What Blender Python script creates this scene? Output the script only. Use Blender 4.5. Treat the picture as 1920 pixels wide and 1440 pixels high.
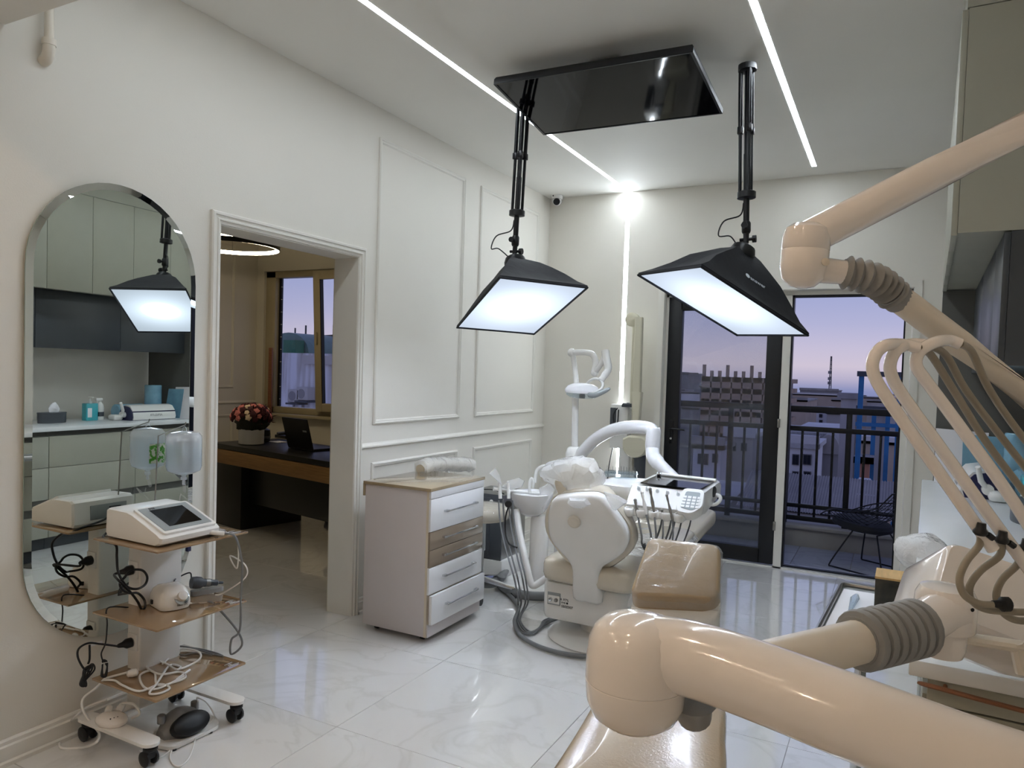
import bpy, bmesh, math, random
from mathutils import Vector, Matrix, noise
random.seed(7)
for _o in list(bpy.data.objects):
    bpy.data.objects.remove(_o, do_unlink=True)
SC = bpy.context.scene
COL = SC.collection

# ------------------------------------------------------------------ camera
F_PX, CX, CY = 1376.444, 960.0, 746.84          # focal length / principal point in a 1920x1440 frame
YAW, PITCH, ROLL = 0.47902, -0.037016, 0.031798
CAM = Vector((0, 0, 1.5))
_f = Vector((-math.sin(YAW) * math.cos(PITCH), math.cos(YAW) * math.cos(PITCH), math.sin(PITCH)))
_r = Vector((math.cos(YAW), math.sin(YAW), 0))
_u = _r.cross(_f)
R_ = _r * math.cos(ROLL) + _u * math.sin(ROLL)
U_ = _u * math.cos(ROLL) - _r * math.sin(ROLL)
F_ = _f
camd = bpy.data.cameras.new('camera'); cam = bpy.data.objects.new('camera', camd); COL.objects.link(cam)
cam.matrix_world = Matrix(((R_.x, U_.x, -F_.x, CAM.x), (R_.y, U_.y, -F_.y, CAM.y), (R_.z, U_.z, -F_.z, CAM.z), (0, 0, 0, 1)))
camd.sensor_width = 36; camd.lens = F_PX / 1920 * 36
camd.shift_y = (CY - 720) / 1920
camd.clip_start = 0.02; camd.clip_end = 2000
SC.camera = cam

# ------------------------------------------------------------------ view
vs = SC.view_settings
vs.view_transform = 'Standard'; vs.look = 'None'; vs.gamma = 1.0; vs.use_curve_mapping = False
vs.exposure = 0.45
SC.display_settings.display_device = 'sRGB'

# ------------------------------------------------------------------ dusk sky
W_ = bpy.data.worlds.new('dusk_sky'); SC.world = W_; W_.use_nodes = True
nt = W_.node_tree; nt.nodes.clear()
_out = nt.nodes.new('ShaderNodeOutputWorld'); _bg = nt.nodes.new('ShaderNodeBackground')
_tc = nt.nodes.new('ShaderNodeTexCoord'); _sx = nt.nodes.new('ShaderNodeSeparateXYZ'); _rmp = nt.nodes.new('ShaderNodeValToRGB')
_mp = nt.nodes.new('ShaderNodeMapRange'); _mp.inputs[1].default_value = -0.06; _mp.inputs[2].default_value = 0.5
nt.links.new(_tc.outputs['Generated'], _sx.inputs[0]); nt.links.new(_sx.outputs['Z'], _mp.inputs[0]); nt.links.new(_mp.outputs[0], _rmp.inputs[0])
nt.links.new(_rmp.outputs[0], _bg.inputs[0]); nt.links.new(_bg.outputs[0], _out.inputs[0])
def _s(c): return tuple(((x / 255 + 0.055) / 1.055) ** 2.4 for x in c) + (1,)
_el = _rmp.color_ramp.elements
_el[0].position = 0.0; _el[0].color = _s((92, 98, 132))
_el[1].position = 1.0; _el[1].color = _s((96, 106, 152))
for p, c in ((0.055, (104, 112, 150)), (0.088, (122, 128, 166)), (0.112, (162, 156, 180)), (0.14, (184, 174, 190)), (0.18, (176, 170, 192)), (0.235, (158, 159, 190)), (0.30, (144, 150, 187)), (0.6, (126, 136, 176))):
    e = _el.new(p); e.color = _s(c)
_bg.inputs[1].default_value = 0.95
# ------------------------------------------------------------------ pixel -> place
def ray(x, y): return F_ + R_ * ((x - CX) / F_PX) - U_ * ((y - CY) / F_PX)
def at(x, y, d): return CAM + ray(x, y) * d
def onz(x, y, z=0.0):
    d = ray(x, y); return CAM + d * ((z - CAM.z) / d.z)
def onx(x, y, X):
    d = ray(x, y); return CAM + d * ((X - CAM.x) / d.x)
def ony(x, y, Y):
    d = ray(x, y); return CAM + d * ((Y - CAM.y) / d.y)
def onp(x, y, P0, N):
    d = ray(x, y); return CAM + d * ((P0 - CAM).dot(N) / d.dot(N))
V = Vector

# ------------------------------------------------------------------ materials
MATS = {}
def srgb(c): return tuple(((x / 255 + 0.055) / 1.055) ** 2.4 if x > 10 else x / 255 / 12.92 for x in c)
def mat(name, col, rough=0.5, metal=0.0, noise_amt=0.04, scale=8.0, bump=0.0, bscale=60.0, coat=0.0, emit=None, estr=0.0, trans=0.0, alpha=1.0, ior=1.45, spec=0.5, col2=None, mix=(0.45, 0.6), stretch=None, sheen=0.0):
    m = bpy.data.materials.new(name); m.use_nodes = True
    n = m.node_tree; b = n.nodes['Principled BSDF']
    c = srgb(col)
    tc = n.nodes.new('ShaderNodeTexCoord')
    src = tc.outputs['Object']
    if stretch:
        mp = n.nodes.new('ShaderNodeMapping'); mp.inputs['Scale'].default_value = stretch
        n.links.new(src, mp.inputs[0]); src = mp.outputs[0]
    nz = n.nodes.new('ShaderNodeTexNoise'); nz.inputs['Scale'].default_value = scale; nz.inputs['Detail'].default_value = 4
    n.links.new(src, nz.inputs['Vector'])
    rp = n.nodes.new('ShaderNodeValToRGB')
    if col2:
        c2 = srgb(col2); rp.color_ramp.elements[0].position = mix[0]; rp.color_ramp.elements[1].position = mix[1]
    else:
        c2 = tuple(min(1, x * (1 + noise_amt)) for x in c); c = tuple(x * (1 - noise_amt) for x in c)
        rp.color_ramp.elements[0].position = 0.3; rp.color_ramp.elements[1].position = 0.7
    rp.color_ramp.elements[0].color = c + (1,); rp.color_ramp.elements[1].color = c2 + (1,)
    n.links.new(nz.outputs['Fac'], rp.inputs[0]); n.links.new(rp.outputs[0], b.inputs['Base Color'])
    b.inputs['Roughness'].default_value = rough; b.inputs['Metallic'].default_value = metal
    b.inputs['Coat Weight'].default_value = coat; b.inputs['Coat Roughness'].default_value = 0.05
    b.inputs['Transmission Weight'].default_value = trans; b.inputs['Alpha'].default_value = alpha; b.inputs['IOR'].default_value = ior
    b.inputs['Specular IOR Level'].default_value = spec
    if sheen: b.inputs['Sheen Weight'].default_value = sheen
    if bump:
        nb = n.nodes.new('ShaderNodeTexNoise'); nb.inputs['Scale'].default_value = bscale; nb.inputs['Detail'].default_value = 3
        n.links.new(src, nb.inputs['Vector'])
        bp = n.nodes.new('ShaderNodeBump'); bp.inputs['Strength'].default_value = bump; bp.inputs['Distance'].default_value = 0.01
        n.links.new(nb.outputs['Fac'], bp.inputs['Height']); n.links.new(bp.outputs[0], b.inputs['Normal'])
    if emit:
        b.inputs['Emission Color'].default_value = srgb(emit) + (1,); b.inputs['Emission Strength'].default_value = estr
    MATS[name] = m
    return m
def film(name, tint=(255, 255, 255), opac=0.25, gloss=0.06, ior=1.45, bump=0.0, bscale=25, rough=0.03, diff=None):
    """thin clear sheet: transparent + a little diffuse + fresnel reflection"""
    m = bpy.data.materials.new(name); m.use_nodes = True; n = m.node_tree; n.nodes.clear()
    o = n.nodes.new('ShaderNodeOutputMaterial'); t = n.nodes.new('ShaderNodeBsdfTransparent'); d = n.nodes.new('ShaderNodeBsdfDiffuse'); g = n.nodes.new('ShaderNodeBsdfGlossy')
    t.inputs[0].default_value = srgb(tint) + (1,); d.inputs[0].default_value = srgb(diff or tint) + (1,); g.inputs['Roughness'].default_value = rough
    a = n.nodes.new('ShaderNodeMixShader'); b = n.nodes.new('ShaderNodeMixShader'); lw = n.nodes.new('ShaderNodeLayerWeight'); lw.inputs[0].default_value = 0.5; pw = n.nodes.new('ShaderNodeMath'); pw.operation = 'POWER'; pw.inputs[1].default_value = 5.0; fr = n.nodes.new('ShaderNodeMath'); fr.operation = 'MULTIPLY_ADD'; f0 = ((ior - 1) / (ior + 1)) ** 2; fr.inputs[1].default_value = 1 - f0; fr.inputs[2].default_value = f0; n.links.new(lw.outputs['Facing'], pw.inputs[0]); n.links.new(pw.outputs[0], fr.inputs[0])
    a.inputs[0].default_value = opac; tl = n.nodes.new('ShaderNodeBsdfTranslucent'); tl.inputs[0].default_value = srgb(diff or tint) + (1,); dm = n.nodes.new('ShaderNodeMixShader'); dm.inputs[0].default_value = 0.5; n.links.new(d.outputs[0], dm.inputs[1]); n.links.new(tl.outputs[0], dm.inputs[2]); n.links.new(t.outputs[0], a.inputs[1]); n.links.new(dm.outputs[0], a.inputs[2])
    n.links.new(fr.outputs[0], b.inputs[0]); n.links.new(a.outputs[0], b.inputs[1]); n.links.new(g.outputs[0], b.inputs[2]); n.links.new(b.outputs[0], o.inputs[0])
    if bump:
        tc = n.nodes.new('ShaderNodeTexCoord'); nz = n.nodes.new('ShaderNodeTexNoise'); nz.inputs['Scale'].default_value = bscale; nz.inputs['Detail'].default_value = 5; nz.inputs['Distortion'].default_value = 1.2
        bp = n.nodes.new('ShaderNodeBump'); bp.inputs['Strength'].default_value = bump; bp.inputs['Distance'].default_value = 0.02
        n.links.new(tc.outputs['Object'], nz.inputs['Vector']); n.links.new(nz.outputs['Fac'], bp.inputs['Height'])
        for s in (d, g, lw): n.links.new(bp.outputs[0], s.inputs['Normal'])
    MATS[name] = m
    return m
def emat(name, col, strength):
    m = bpy.data.materials.new(name); m.use_nodes = True; n = m.node_tree; n.nodes.clear()
    o = n.nodes.new('ShaderNodeOutputMaterial'); e = n.nodes.new('ShaderNodeEmission')
    e.inputs[0].default_value = srgb(col) + (1,); e.inputs[1].default_value = strength
    n.links.new(e.outputs[0], o.inputs[0]); MATS[name] = m
    return m

# ------------------------------------------------------------------ mesh building
def frame(z, hint=None):
    z = V(z).normalized(); h = V(hint) if hint else (V((0, 0, 1)) if abs(z.z) < 0.9 else V((1, 0, 0)))
    x = h.cross(z).normalized(); y = z.cross(x)
    return x, y, z
def spline(pts, n=8, closed=False):
    pts = [V(p) for p in pts]; out = []; N = len(pts)
    segs = N if closed else N - 1
    for i in range(segs):
        if closed: p0, p1, p2, p3 = pts[(i - 1) % N], pts[i], pts[(i + 1) % N], pts[(i + 2) % N]
        else: p0, p1, p2, p3 = pts[max(i - 1, 0)], pts[i], pts[i + 1], pts[min(i + 2, N - 1)]
        for k in range(n):
            t = k / n
            out.append(0.5 * ((2 * p1) + (p2 - p0) * t + (2 * p0 - 5 * p1 + 4 * p2 - p3) * t * t + (3 * p1 - p0 - 3 * p2 + p3) * t ** 3))
    if not closed: out.append(pts[-1])
    return out
class MB:
    def __init__(s): s.v = []; s.f = []
    def add(s, vs, fs):
        o = len(s.v); s.v += [V(v) for v in vs]; s.f += [tuple(o + i for i in f) for f in fs]; return s
    def bm(s, b, mtx=None):
        if mtx is not None: b.transform(mtx)
        b.verts.index_update(); s.add([v.co.copy() for v in b.verts], [[v.index for v in f.verts] for f in b.faces]); b.free(); return s
    def box(s, lo, hi, bev=0.0, seg=2, mtx=None):
        lo = V(lo); hi = V(hi); b = bmesh.new(); bmesh.ops.create_cube(b, size=1.0)
        sz = hi - lo; c = (lo + hi) / 2
        for v in b.verts: v.co = V((v.co.x * sz.x, v.co.y * sz.y, v.co.z * sz.z)) + c
        if bev: bmesh.ops.bevel(b, geom=list(b.edges), offset=bev, segments=seg, affect='EDGES', profile=0.5, clamp_overlap=True)
        return s.bm(b, mtx)
    def rbox(s, lo, hi, rad, axis=2, bev=0.004, seg=5):
        """box with its 4 edges along axis rounded by rad, small bevel elsewhere"""
        lo = V(lo); hi = V(hi); b = bmesh.new(); bmesh.ops.create_cube(b, size=1.0); sz = hi - lo; c = (lo + hi) / 2
        for v in b.verts: v.co = V((v.co.x * sz.x, v.co.y * sz.y, v.co.z * sz.z)) + c
        es = [e for e in b.edges if abs((e.verts[0].co - e.verts[1].co).normalized()[axis]) > .9]
        bmesh.ops.bevel(b, geom=es, offset=rad, segments=seg, affect='EDGES', profile=0.5, clamp_overlap=True)
        if bev:
            es = [e for e in b.edges if abs(e.verts[0].co[axis] - e.verts[1].co[axis]) < 1e-6]
            es = [e for e in es if len(e.link_faces) == 2 and e.calc_face_angle() > 1.0]
            bmesh.ops.bevel(b, geom=es, offset=bev, segments=2, affect='EDGES', profile=0.5, clamp_overlap=True)
        return s.bm(b)
    def tube(s, pts, r, n=10, closed=False, caps=True, flat=1.0, hint=None):
        pts = [V(p) for p in pts]; N = len(pts); rr = r if isinstance(r, (list, tuple)) else [r] * N
        vs = []; x = None
        for i, p in enumerate(pts):
            if closed: t = (pts[(i + 1) % N] - pts[i - 1])
            else: t = pts[min(i + 1, N - 1)] - pts[max(i - 1, 0)]
            if t.length < 1e-9: t = V((0, 0, 1))
            t.normalize()
            if x is None: x, y, _ = frame(t, hint)
            else:
                x = (x - t * x.dot(t))
                if x.length < 1e-6: x, y, _ = frame(t)
                x.normalize(); y = t.cross(x)
            for k in range(n):
                a = 2 * math.pi * k / n; vs.append(p + (x * math.cos(a) + y * math.sin(a) * flat) * rr[i])
        fs = []
        for i in range(N if closed else N - 1):
            j = (i + 1) % N
            for k in range(n): fs.append((i * n + k, i * n + (k + 1) % n, j * n + (k + 1) % n, j * n + k))
        if caps and not closed: fs += [tuple(range(n))[::-1], tuple((N - 1) * n + k for k in range(n))]
        return s.add(vs, fs)
    def cyl(s, a, b, r, n=16, r2=None, bev=0.0):
        a = V(a); b = V(b); r2 = r if r2 is None else r2; d = (b - a)
        if bev:
            e = d.normalized() * bev
            return s.tube([a, a + e, b - e, b], [max(r - bev, 1e-4), r, r2, max(r2 - bev, 1e-4)], n)
        return s.tube([a, b], [r, r2], n)
    def lathe(s, prof, o, axis=(0, 0, 1), n=20, hint=None, sx=1.0, sy=1.0):
        x, y, z = frame(axis, hint); o = V(o); vs = []
        for r, h in prof:
            for k in range(n):
                a = 2 * math.pi * k / n; vs.append(o + z * h + (x * math.cos(a) * sx + y * math.sin(a) * sy) * max(r, 1e-5))
        fs = []; N = len(prof)
        for i in range(N - 1):
            for k in range(n): fs.append((i * n + k, i * n + (k + 1) % n, (i + 1) * n + (k + 1) % n, (i + 1) * n + k))
        fs += [tuple(range(n))[::-1], tuple((N - 1) * n + k for k in range(n))]
        return s.add(vs, fs)
    def loft(s, rings, caps=True, closed=True):
        n = len(rings[0]); vs = [p for r in rings for p in r]; fs = []
        for i in range(len(rings) - 1):
            for k in range(n if closed else n - 1): fs.append((i * n + k, i * n + (k + 1) % n, (i + 1) * n + (k + 1) % n, (i + 1) * n + k))
        if caps and closed: fs += [tuple(range(n))[::-1], tuple((len(rings) - 1) * n + k for k in range(n))]
        return s.add(vs, fs)
    def prism(s, poly, d):
        d = V(d); return s.loft([[V(p) for p in poly], [V(p) + d for p in poly]])
    def puff(s, outline, nrm, steps):
        """outline polygon (3D, planar) stacked along nrm; steps = [(scale, height)...]"""
        c = sum((V(p) for p in outline), V()) / len(outline); nrm = V(nrm).normalized()
        return s.loft([[c + (V(p) - c) * k + nrm * h for p in outline] for k, h in steps])
    def ball(s, c, rx, ry=None, rz=None, n=14, m=8):
        ry = rx if ry is None else ry; rz = rx if rz is None else rz; c = V(c)
        rings = []
        for i in range(m + 1):
            t = math.pi * i / m; rr = max(math.sin(t), 1e-3)
            rings.append([c + V((rx * rr * math.cos(2 * math.pi * k / n), ry * rr * math.sin(2 * math.pi * k / n), -rz * math.cos(t))) for k in range(n)])
        return s.loft(rings)
    def jitter(s, amt, sc=8.0, seed=0.0):
        for v in s.v: v += noise.noise_vector(v * sc + V((seed, seed, seed))) * amt
        return s
    def xf(s, mtx):
        s.v = [mtx @ v for v in s.v]; return s
    def build(s, name, m, parent=None, world=True, smooth=True, angle=38):
        off = parent.location if (parent is not None and world) else V((0, 0, 0))
        if parent is not None and world and parent.parent is not None: off = parent.parent.location + parent.location
        me = bpy.data.meshes.new(name); me.from_pydata([tuple(v - off) for v in s.v], [], s.f); me.update()
        b = bmesh.new(); b.from_mesh(me); bmesh.ops.recalc_face_normals(b, faces=b.faces); b.to_mesh(me); b.free()
        if smooth:
            for p in me.polygons: p.use_smooth = True
            me.set_sharp_from_angle(angle=math.radians(angle))
        me.materials.append(MATS[m] if isinstance(m, str) else m)
        o = bpy.data.objects.new(name, me); COL.objects.link(o)
        if parent is not None: o.parent = parent
        return o
def tag(o, label, cat, group=None, kind=None):
    o['label'] = label; o['category'] = cat
    if group: o['group'] = group
    if kind: o['kind'] = kind
    return o
def thing(name, label, cat, loc=(0, 0, 0), rz=0.0, group=None):
    o = bpy.data.objects.new(name, None); COL.objects.link(o); o.empty_display_size = 0.05
    o.location = V(loc); o.rotation_euler = (0, 0, rz)
    return tag(o, label, cat, group)
def struct(o):
    o['kind'] = 'structure'; return o
def dup(root, loc, rz=None, label=None, group=None):
    def cp(o, par):
        c = o.copy(); COL.objects.link(c); c.parent = par
        for k in o.children: cp(k, c)
        return c
    c = cp(root, None); c.location = V(loc)
    if rz is not None: c.rotation_euler = (0, 0, rz)
    if label: c['label'] = label
    if group: c['group'] = group
    return c
def dpart(o, parent):
    c = o.copy(); COL.objects.link(c); c.parent = parent; return c
def text(body, size, mtx, m, parent, name='lettering', ext=0.0004):
    cu = bpy.data.curves.new(name, 'FONT'); cu.body = body; cu.size = size; cu.extrude = ext; cu.align_x = 'CENTER'; cu.align_y = 'CENTER'; cu.resolution_u = 2
    t = bpy.data.objects.new(name, cu); COL.objects.link(t)
    bpy.context.view_layer.update()
    me = bpy.data.meshes.new_from_object(t.evaluated_get(bpy.context.evaluated_depsgraph_get()))
    bpy.data.objects.remove(t, do_unlink=True)
    me.transform(mtx)
    if parent is not None:
        off = parent.location if parent.parent is None else parent.parent.location + parent.location
        me.transform(Matrix.Translation(-off))
    me.materials.clear(); me.materials.append(MATS[m])
    o = bpy.data.objects.new(name, me); COL.objects.link(o); o.parent = parent
    return o
def basis(o, x, y):
    x = V(x).normalized(); y = V(y); y = (y - x * y.dot(x)).normalized(); z = x.cross(y)
    return Matrix(((x.x, y.x, z.x, o[0]), (x.y, y.y, z.y, o[1]), (x.z, y.z, z.z, o[2]), (0, 0, 0, 1)))
def rect3(o, x, y, w, h):
    o = V(o); x = V(x).normalized(); y = V(y).normalized()
    return [o - x * w / 2 - y * h / 2, o + x * w / 2 - y * h / 2, o + x * w / 2 + y * h / 2, o - x * w / 2 + y * h / 2]
def roundpoly(pts, r, n=4):
    pts = [V(p) for p in pts]; out = []; N = len(pts)
    rr = r if isinstance(r, (list, tuple)) else [r] * N
    for i in range(N):
        p = pts[i]; a = (pts[i - 1] - p); b = (pts[(i + 1) % N] - p); q = min(rr[i], a.length * .48, b.length * .48)
        if q < 1e-6: out.append(p); continue
        A = p + a.normalized() * q; B = p + b.normalized() * q
        for k in range(n + 1):
            t = k / n; out.append(A * (1 - t) ** 2 + p * 2 * t * (1 - t) + B * t * t)
    return out
# ------------------------------------------------------------------ material list
WX, BY, CZ = -2.83, 6.07, 3.065                  # left wall plane, back wall plane, ceiling height
mat('wall_paint', (225, 221, 212), 0.62, bump=0.05, bscale=180, noise_amt=0.015, scale=2)
mat('ceil_paint', (232, 230, 224), 0.7, noise_amt=0.015, scale=2)
mat('office_paint', (206, 200, 184), 0.65, noise_amt=0.02, scale=2)
mat('trim_paint', (226, 223, 215), 0.4, noise_amt=0.01)
mat('white_lac', (232, 232, 234), 0.18, coat=0.4, noise_amt=0.01)
mat('white_plastic', (236, 235, 232), 0.25, coat=0.25, noise_amt=0.01)
mat('white_matte', (228, 226, 222), 0.5, noise_amt=0.015)
mat('cream_plastic', (238, 233, 228), 0.16, coat=0.6, noise_amt=0.015)
mat('cream_dull', (222, 214, 200), 0.35, noise_amt=0.02)
mat('xray_cream', (208, 203, 182), 0.4, noise_amt=0.02)
mat('beige_leather', (182, 160, 130), 0.22, coat=0.5, bump=0.08, bscale=160, noise_amt=0.03)
mat('beige_seat', (208, 199, 182), 0.24, coat=0.35, bump=0.05, bscale=160, noise_amt=0.02)
mat('grey_rubber', (142, 143, 142), 0.6, noise_amt=0.05, bump=0.05)
mat('grey_hose', (116, 118, 120), 0.45, noise_amt=0.04)
mat('taupe_hose', (150, 142, 126), 0.4, noise_amt=0.04)
mat('black_plastic', (16, 17, 20), 0.4, noise_amt=0.1)
mat('black_metal', (14, 15, 19), 0.32, noise_amt=0.1, metal=0.2)
mat('black_cloth', (17, 19, 26), 0.75, noise_amt=0.15, scale=20, bump=0.25, bscale=14)
mat('black_frame', (13, 15, 20), 0.4, noise_amt=0.1)
mat('screen_black', (6, 6, 9), 0.05, noise_amt=0.0, spec=0.35)
mat('chrome', (205, 208, 212), 0.12, metal=1.0, noise_amt=0.02)
mat('steel', (150, 150, 148), 0.3, metal=1.0, noise_amt=0.05)
mat('tan_glass', (152, 124, 92), 0.05, coat=1.0, noise_amt=0.03, spec=0.7)
mat('tan_top', (158, 140, 112), 0.08, coat=0.8, noise_amt=0.02)
mat('taupe_front', (138, 122, 104), 0.08, coat=0.9, noise_amt=0.06, scale=3, stretch=(1, 1, 8))
mat('grey_face', (150, 156, 158), 0.35, noise_amt=0.02)
mat('grey_plastic', (138, 138, 138), 0.4, noise_amt=0.03)
mat('dark_grey', (70, 74, 80), 0.4, noise_amt=0.05)
mat('cab_green', (160, 159, 145), 0.45, noise_amt=0.015)
mat('cab_dark', (64, 68, 72), 0.35, noise_amt=0.03)
mat('cab_side', (92, 92, 88), 0.5, noise_amt=0.03)
mat('counter', (226, 229, 230), 0.22, noise_amt=0.015)
mat('wood_brown', (128, 82, 52), 0.4, noise_amt=0.15, scale=12, stretch=(1, 6, 6))
mat('wood_pale', (206, 170, 112), 0.5, noise_amt=0.12, scale=10, stretch=(8, 1, 1))
mat('oak_band', (150, 112, 66), 0.45, noise_amt=0.2, scale=6, stretch=(1, 14, 20))
mat('desk_black', (9, 9, 11), 0.35, noise_amt=0.1)
mat('ink', (20, 20, 22), 0.6, noise_amt=0.0)
mat('ink_light', (196, 204, 214), 0.6, noise_amt=0.0)
mat('navy', (26, 28, 70), 0.3, noise_amt=0.05)
mat('blue_pack', (128, 176, 200), 0.2, coat=0.5, noise_amt=0.15, scale=10)
mat('teal_gel', (60, 168, 180), 0.15, coat=0.5, noise_amt=0.05)
mat('paper', (236, 236, 240), 0.7, noise_amt=0.02)
film('glass_pane', opac=0.0, ior=1.5)
film('dirty_glass', tint=(236, 238, 240), opac=0.05, ior=1.5, diff=(190, 196, 204))
film('wrap', opac=0.45, bump=0.9, bscale=14, rough=0.12)
film('wrap_clear', opac=0.12, bump=0.8, bscale=18, rough=0.1)
film('acrylic', tint=(235, 242, 246), opac=0.10, ior=1.5)
film('bottle_clear', tint=(246, 249, 252), opac=0.38, ior=1.45, rough=0.08, diff=(246, 249, 255))
film('wrap_tight', opac=0.22, bump=0.8, bscale=24, rough=0.2)
# mirror
_m = mat('mirror_silver', (228, 232, 228), 0.0, metal=1.0, noise_amt=0.0)
mat('mirror_edge', (150, 168, 160), 0.1, noise_amt=0.02)
# polished tile: faint veins
def tile_mat(name, base, vein, rough, coat=1.0):
    m = bpy.data.materials.new(name); m.use_nodes = True; n = m.node_tree; b = n.nodes['Principled BSDF']
    g = n.nodes.new('ShaderNodeNewGeometry'); oi = n.nodes.new('ShaderNodeObjectInfo'); ad = n.nodes.new('ShaderNodeVectorMath'); ad.operation = 'ADD'
    sc = n.nodes.new('ShaderNodeVectorMath'); sc.operation = 'SCALE'; sc.inputs[3].default_value = 9.0
    cb = n.nodes.new('ShaderNodeCombineXYZ'); n.links.new(oi.outputs['Random'], cb.inputs[0]); n.links.new(oi.outputs['Random'], cb.inputs[1])
    n.links.new(cb.outputs[0], sc.inputs[0]); n.links.new(g.outputs['Position'], ad.inputs[0]); n.links.new(sc.outputs[0], ad.inputs[1])
    nz = n.nodes.new('ShaderNodeTexNoise'); nz.inputs['Scale'].default_value = 1.7; nz.inputs['Detail'].default_value = 8; nz.inputs['Distortion'].default_value = 1.6
    n.links.new(ad.outputs[0], nz.inputs['Vector'])
    rp = n.nodes.new('ShaderNodeValToRGB'); e = rp.color_ramp.elements
    e[0].position = 0.30; e[0].color = srgb(base) + (1,); e[1].position = 0.75; e[1].color = srgb(base) + (1,)
    for p, c in ((0.46, base), (0.5, vein), (0.54, base)):
        q = e.new(p); q.color = srgb(c) + (1,)
    n.links.new(nz.outputs['Fac'], rp.inputs[0]); n.links.new(rp.outputs[0], b.inputs['Base Color'])
    nb = n.nodes.new('ShaderNodeTexNoise'); nb.inputs['Scale'].default_value = 3.0; nb.inputs['Detail'].default_value = 1
    n.links.new(g.outputs['Position'], nb.inputs['Vector'])
    bp = n.nodes.new('ShaderNodeBump'); bp.inputs['Strength'].default_value = 0.012; bp.inputs['Distance'].default_value = 0.02
    n.links.new(nb.outputs['Fac'], bp.inputs['Height']); n.links.new(bp.outputs[0], b.inputs['Normal']); n.links.new(bp.outputs[0], b.inputs['Coat Normal'])
    b.inputs['Roughness'].default_value = rough; b.inputs['Coat Weight'].default_value = coat; b.inputs['Coat Roughness'].default_value = 0.02; b.inputs['Coat IOR'].default_value = 1.8
    MATS[name] = m
tile_mat('floor_tile', (230, 229, 227), (221, 220, 217), 0.1)
tile_mat('balcony_tile', (150, 152, 158), (138, 140, 146), 0.5, 0.0)
mat('grout', (150, 148, 144), 0.8)
# strip lights
emat('led', (236, 246, 255), 33.0)
emat('led_warm', (255, 236, 200), 22.0)
emat('spot_warm', (255, 226, 198), 1350.0)

# ------------------------------------------------------------------ floor, walls, ceiling
fl = struct(MB().box((-6.6, -3.1, -0.12), (1.05, 6.27, -0.004)).build('floor', 'grout'))
XS = [-1.99 + 0.835 * k for k in range(-6, 5)]; YS = [2.345 + 0.82 * k for k in range(-7, 6)]
_tiles = {}
for i in range(len(XS) - 1):
    for j in range(len(YS) - 1):
        x0, x1, y0, y1 = max(XS[i], -6.5), min(XS[i + 1], 0.95), max(YS[j], -3.05), min(YS[j + 1], 6.2)
        if x1 - x0 < 0.02 or y1 - y0 < 0.02: continue
        k = (round(x1 - x0, 3), round(y1 - y0, 3))
        if k not in _tiles:
            _tiles[k] = MB().box((0.0012, 0.0012, -0.0045), (x1 - x0 - 0.0012, y1 - y0 - 0.0012, 0.0), 0.0006, 1).build('floor_tile', 'floor_tile', fl)
            t = _tiles[k]
        else: t = dpart(_tiles[k], fl)
        t.location = (x0, y0, 0)
b = MB().box((-3.0, -3.1, 0), (WX, 2.43, CZ)).box((-3.0, 3.43, 0), (WX, BY, CZ)).box((-3.0, 2.43, 2.14), (WX, 3.43, CZ))
wl = struct(b.build('wall_left', 'wall_paint', smooth=False))
b = MB().box((-3.0, BY, 0), (-1.75, BY + .2, CZ)).box((0.1, BY, 0), (1.05, BY + .2, CZ)).box((-1.75, BY, 2.21), (0.1, BY + .2, CZ))
wb = struct(b.build('wall_back', 'wall_paint', smooth=False))
struct(MB().box((0.90, -3.1, 0), (1.05, BY, CZ)).build('wall_right', 'wall_paint'))
struct(MB().box((-3.0, -3.25, 0), (1.05, -3.1, CZ)).build('wall_front', 'wall_paint'))
struct(MB().box((-6.7, -3.25, CZ), (1.05, BY + .2, CZ + 0.15)).build('ceiling', 'ceil_paint'))
struct(MB().box((-3.0, 0.9, 2.66), (0.90, 1.49, CZ)).build('trim_1', 'wall_paint'))          # lowered beam
# office shell
b = MB().box((-6.6, BY, 0), (-6.34, BY + .2, CZ)).box((-5.02, BY, 0), (-3.0, BY + .2, CZ)).box((-6.34, BY, 0), (-5.02, BY + .2, 0.95)).box((-6.34, BY, 2.53), (-5.02, BY + .2, CZ))
struct(b.build('wall_office_back', 'office_paint', smooth=False))
struct(MB().box((-6.6, 1.0, 0), (-6.45, BY, CZ)).build('wall_office_left', 'office_paint'))
struct(MB().box((-6.6, 0.85, 0), (-3.0, 1.0, CZ)).build('wall_office_front', 'office_paint'))
struct(MB().box((-3.012, 1.0, 0), (-3.0, 2.43, CZ)).box((-3.012, 3.43, 0), (-3.0, BY, CZ)).box((-3.012, 2.43, 2.14), (-3.0, 3.43, CZ)).build('wall_office_right', 'office_paint', smooth=False))

def mould(name, a0, b0, a1, b1, prof, mp, openb=False, m='trim_paint', parent=None):
    rings = []
    for o, h in prof:
        if openb: pts = [(a0 + o, b0), (a0 + o, b1 - o), (a1 - o, b1 - o), (a1 - o, b0)]
        else: pts = [(a0 + o, b0 + o), (a0 + o, b1 - o), (a1 - o, b1 - o), (a1 - o, b0 + o)]
        rings.append([V(mp(p[0], p[1], h)) for p in pts])
    b = MB(); b.loft(rings, caps=False, closed=not openb)
    return b.build(name, m, parent, angle=25)
LW = lambda a, b, h: (WX + h, a, b)
OW = lambda a, b, h: (-6.45 + h, a, b)
PROF = [(0, 0), (0, .008), (.006, .014), (.012, .016), (.018, .010), (.024, .010), (.028, .005), (.032, 0)]
CAS = [(0, 0), (0, .016), (.006, .022), (.016, .022), (.019, .015), (.03, .015), (.034, .020), (.04, .020), (.043, .012), (.055, .010), (.058, .004), (.058, -.17)]
tn = [2]
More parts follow.
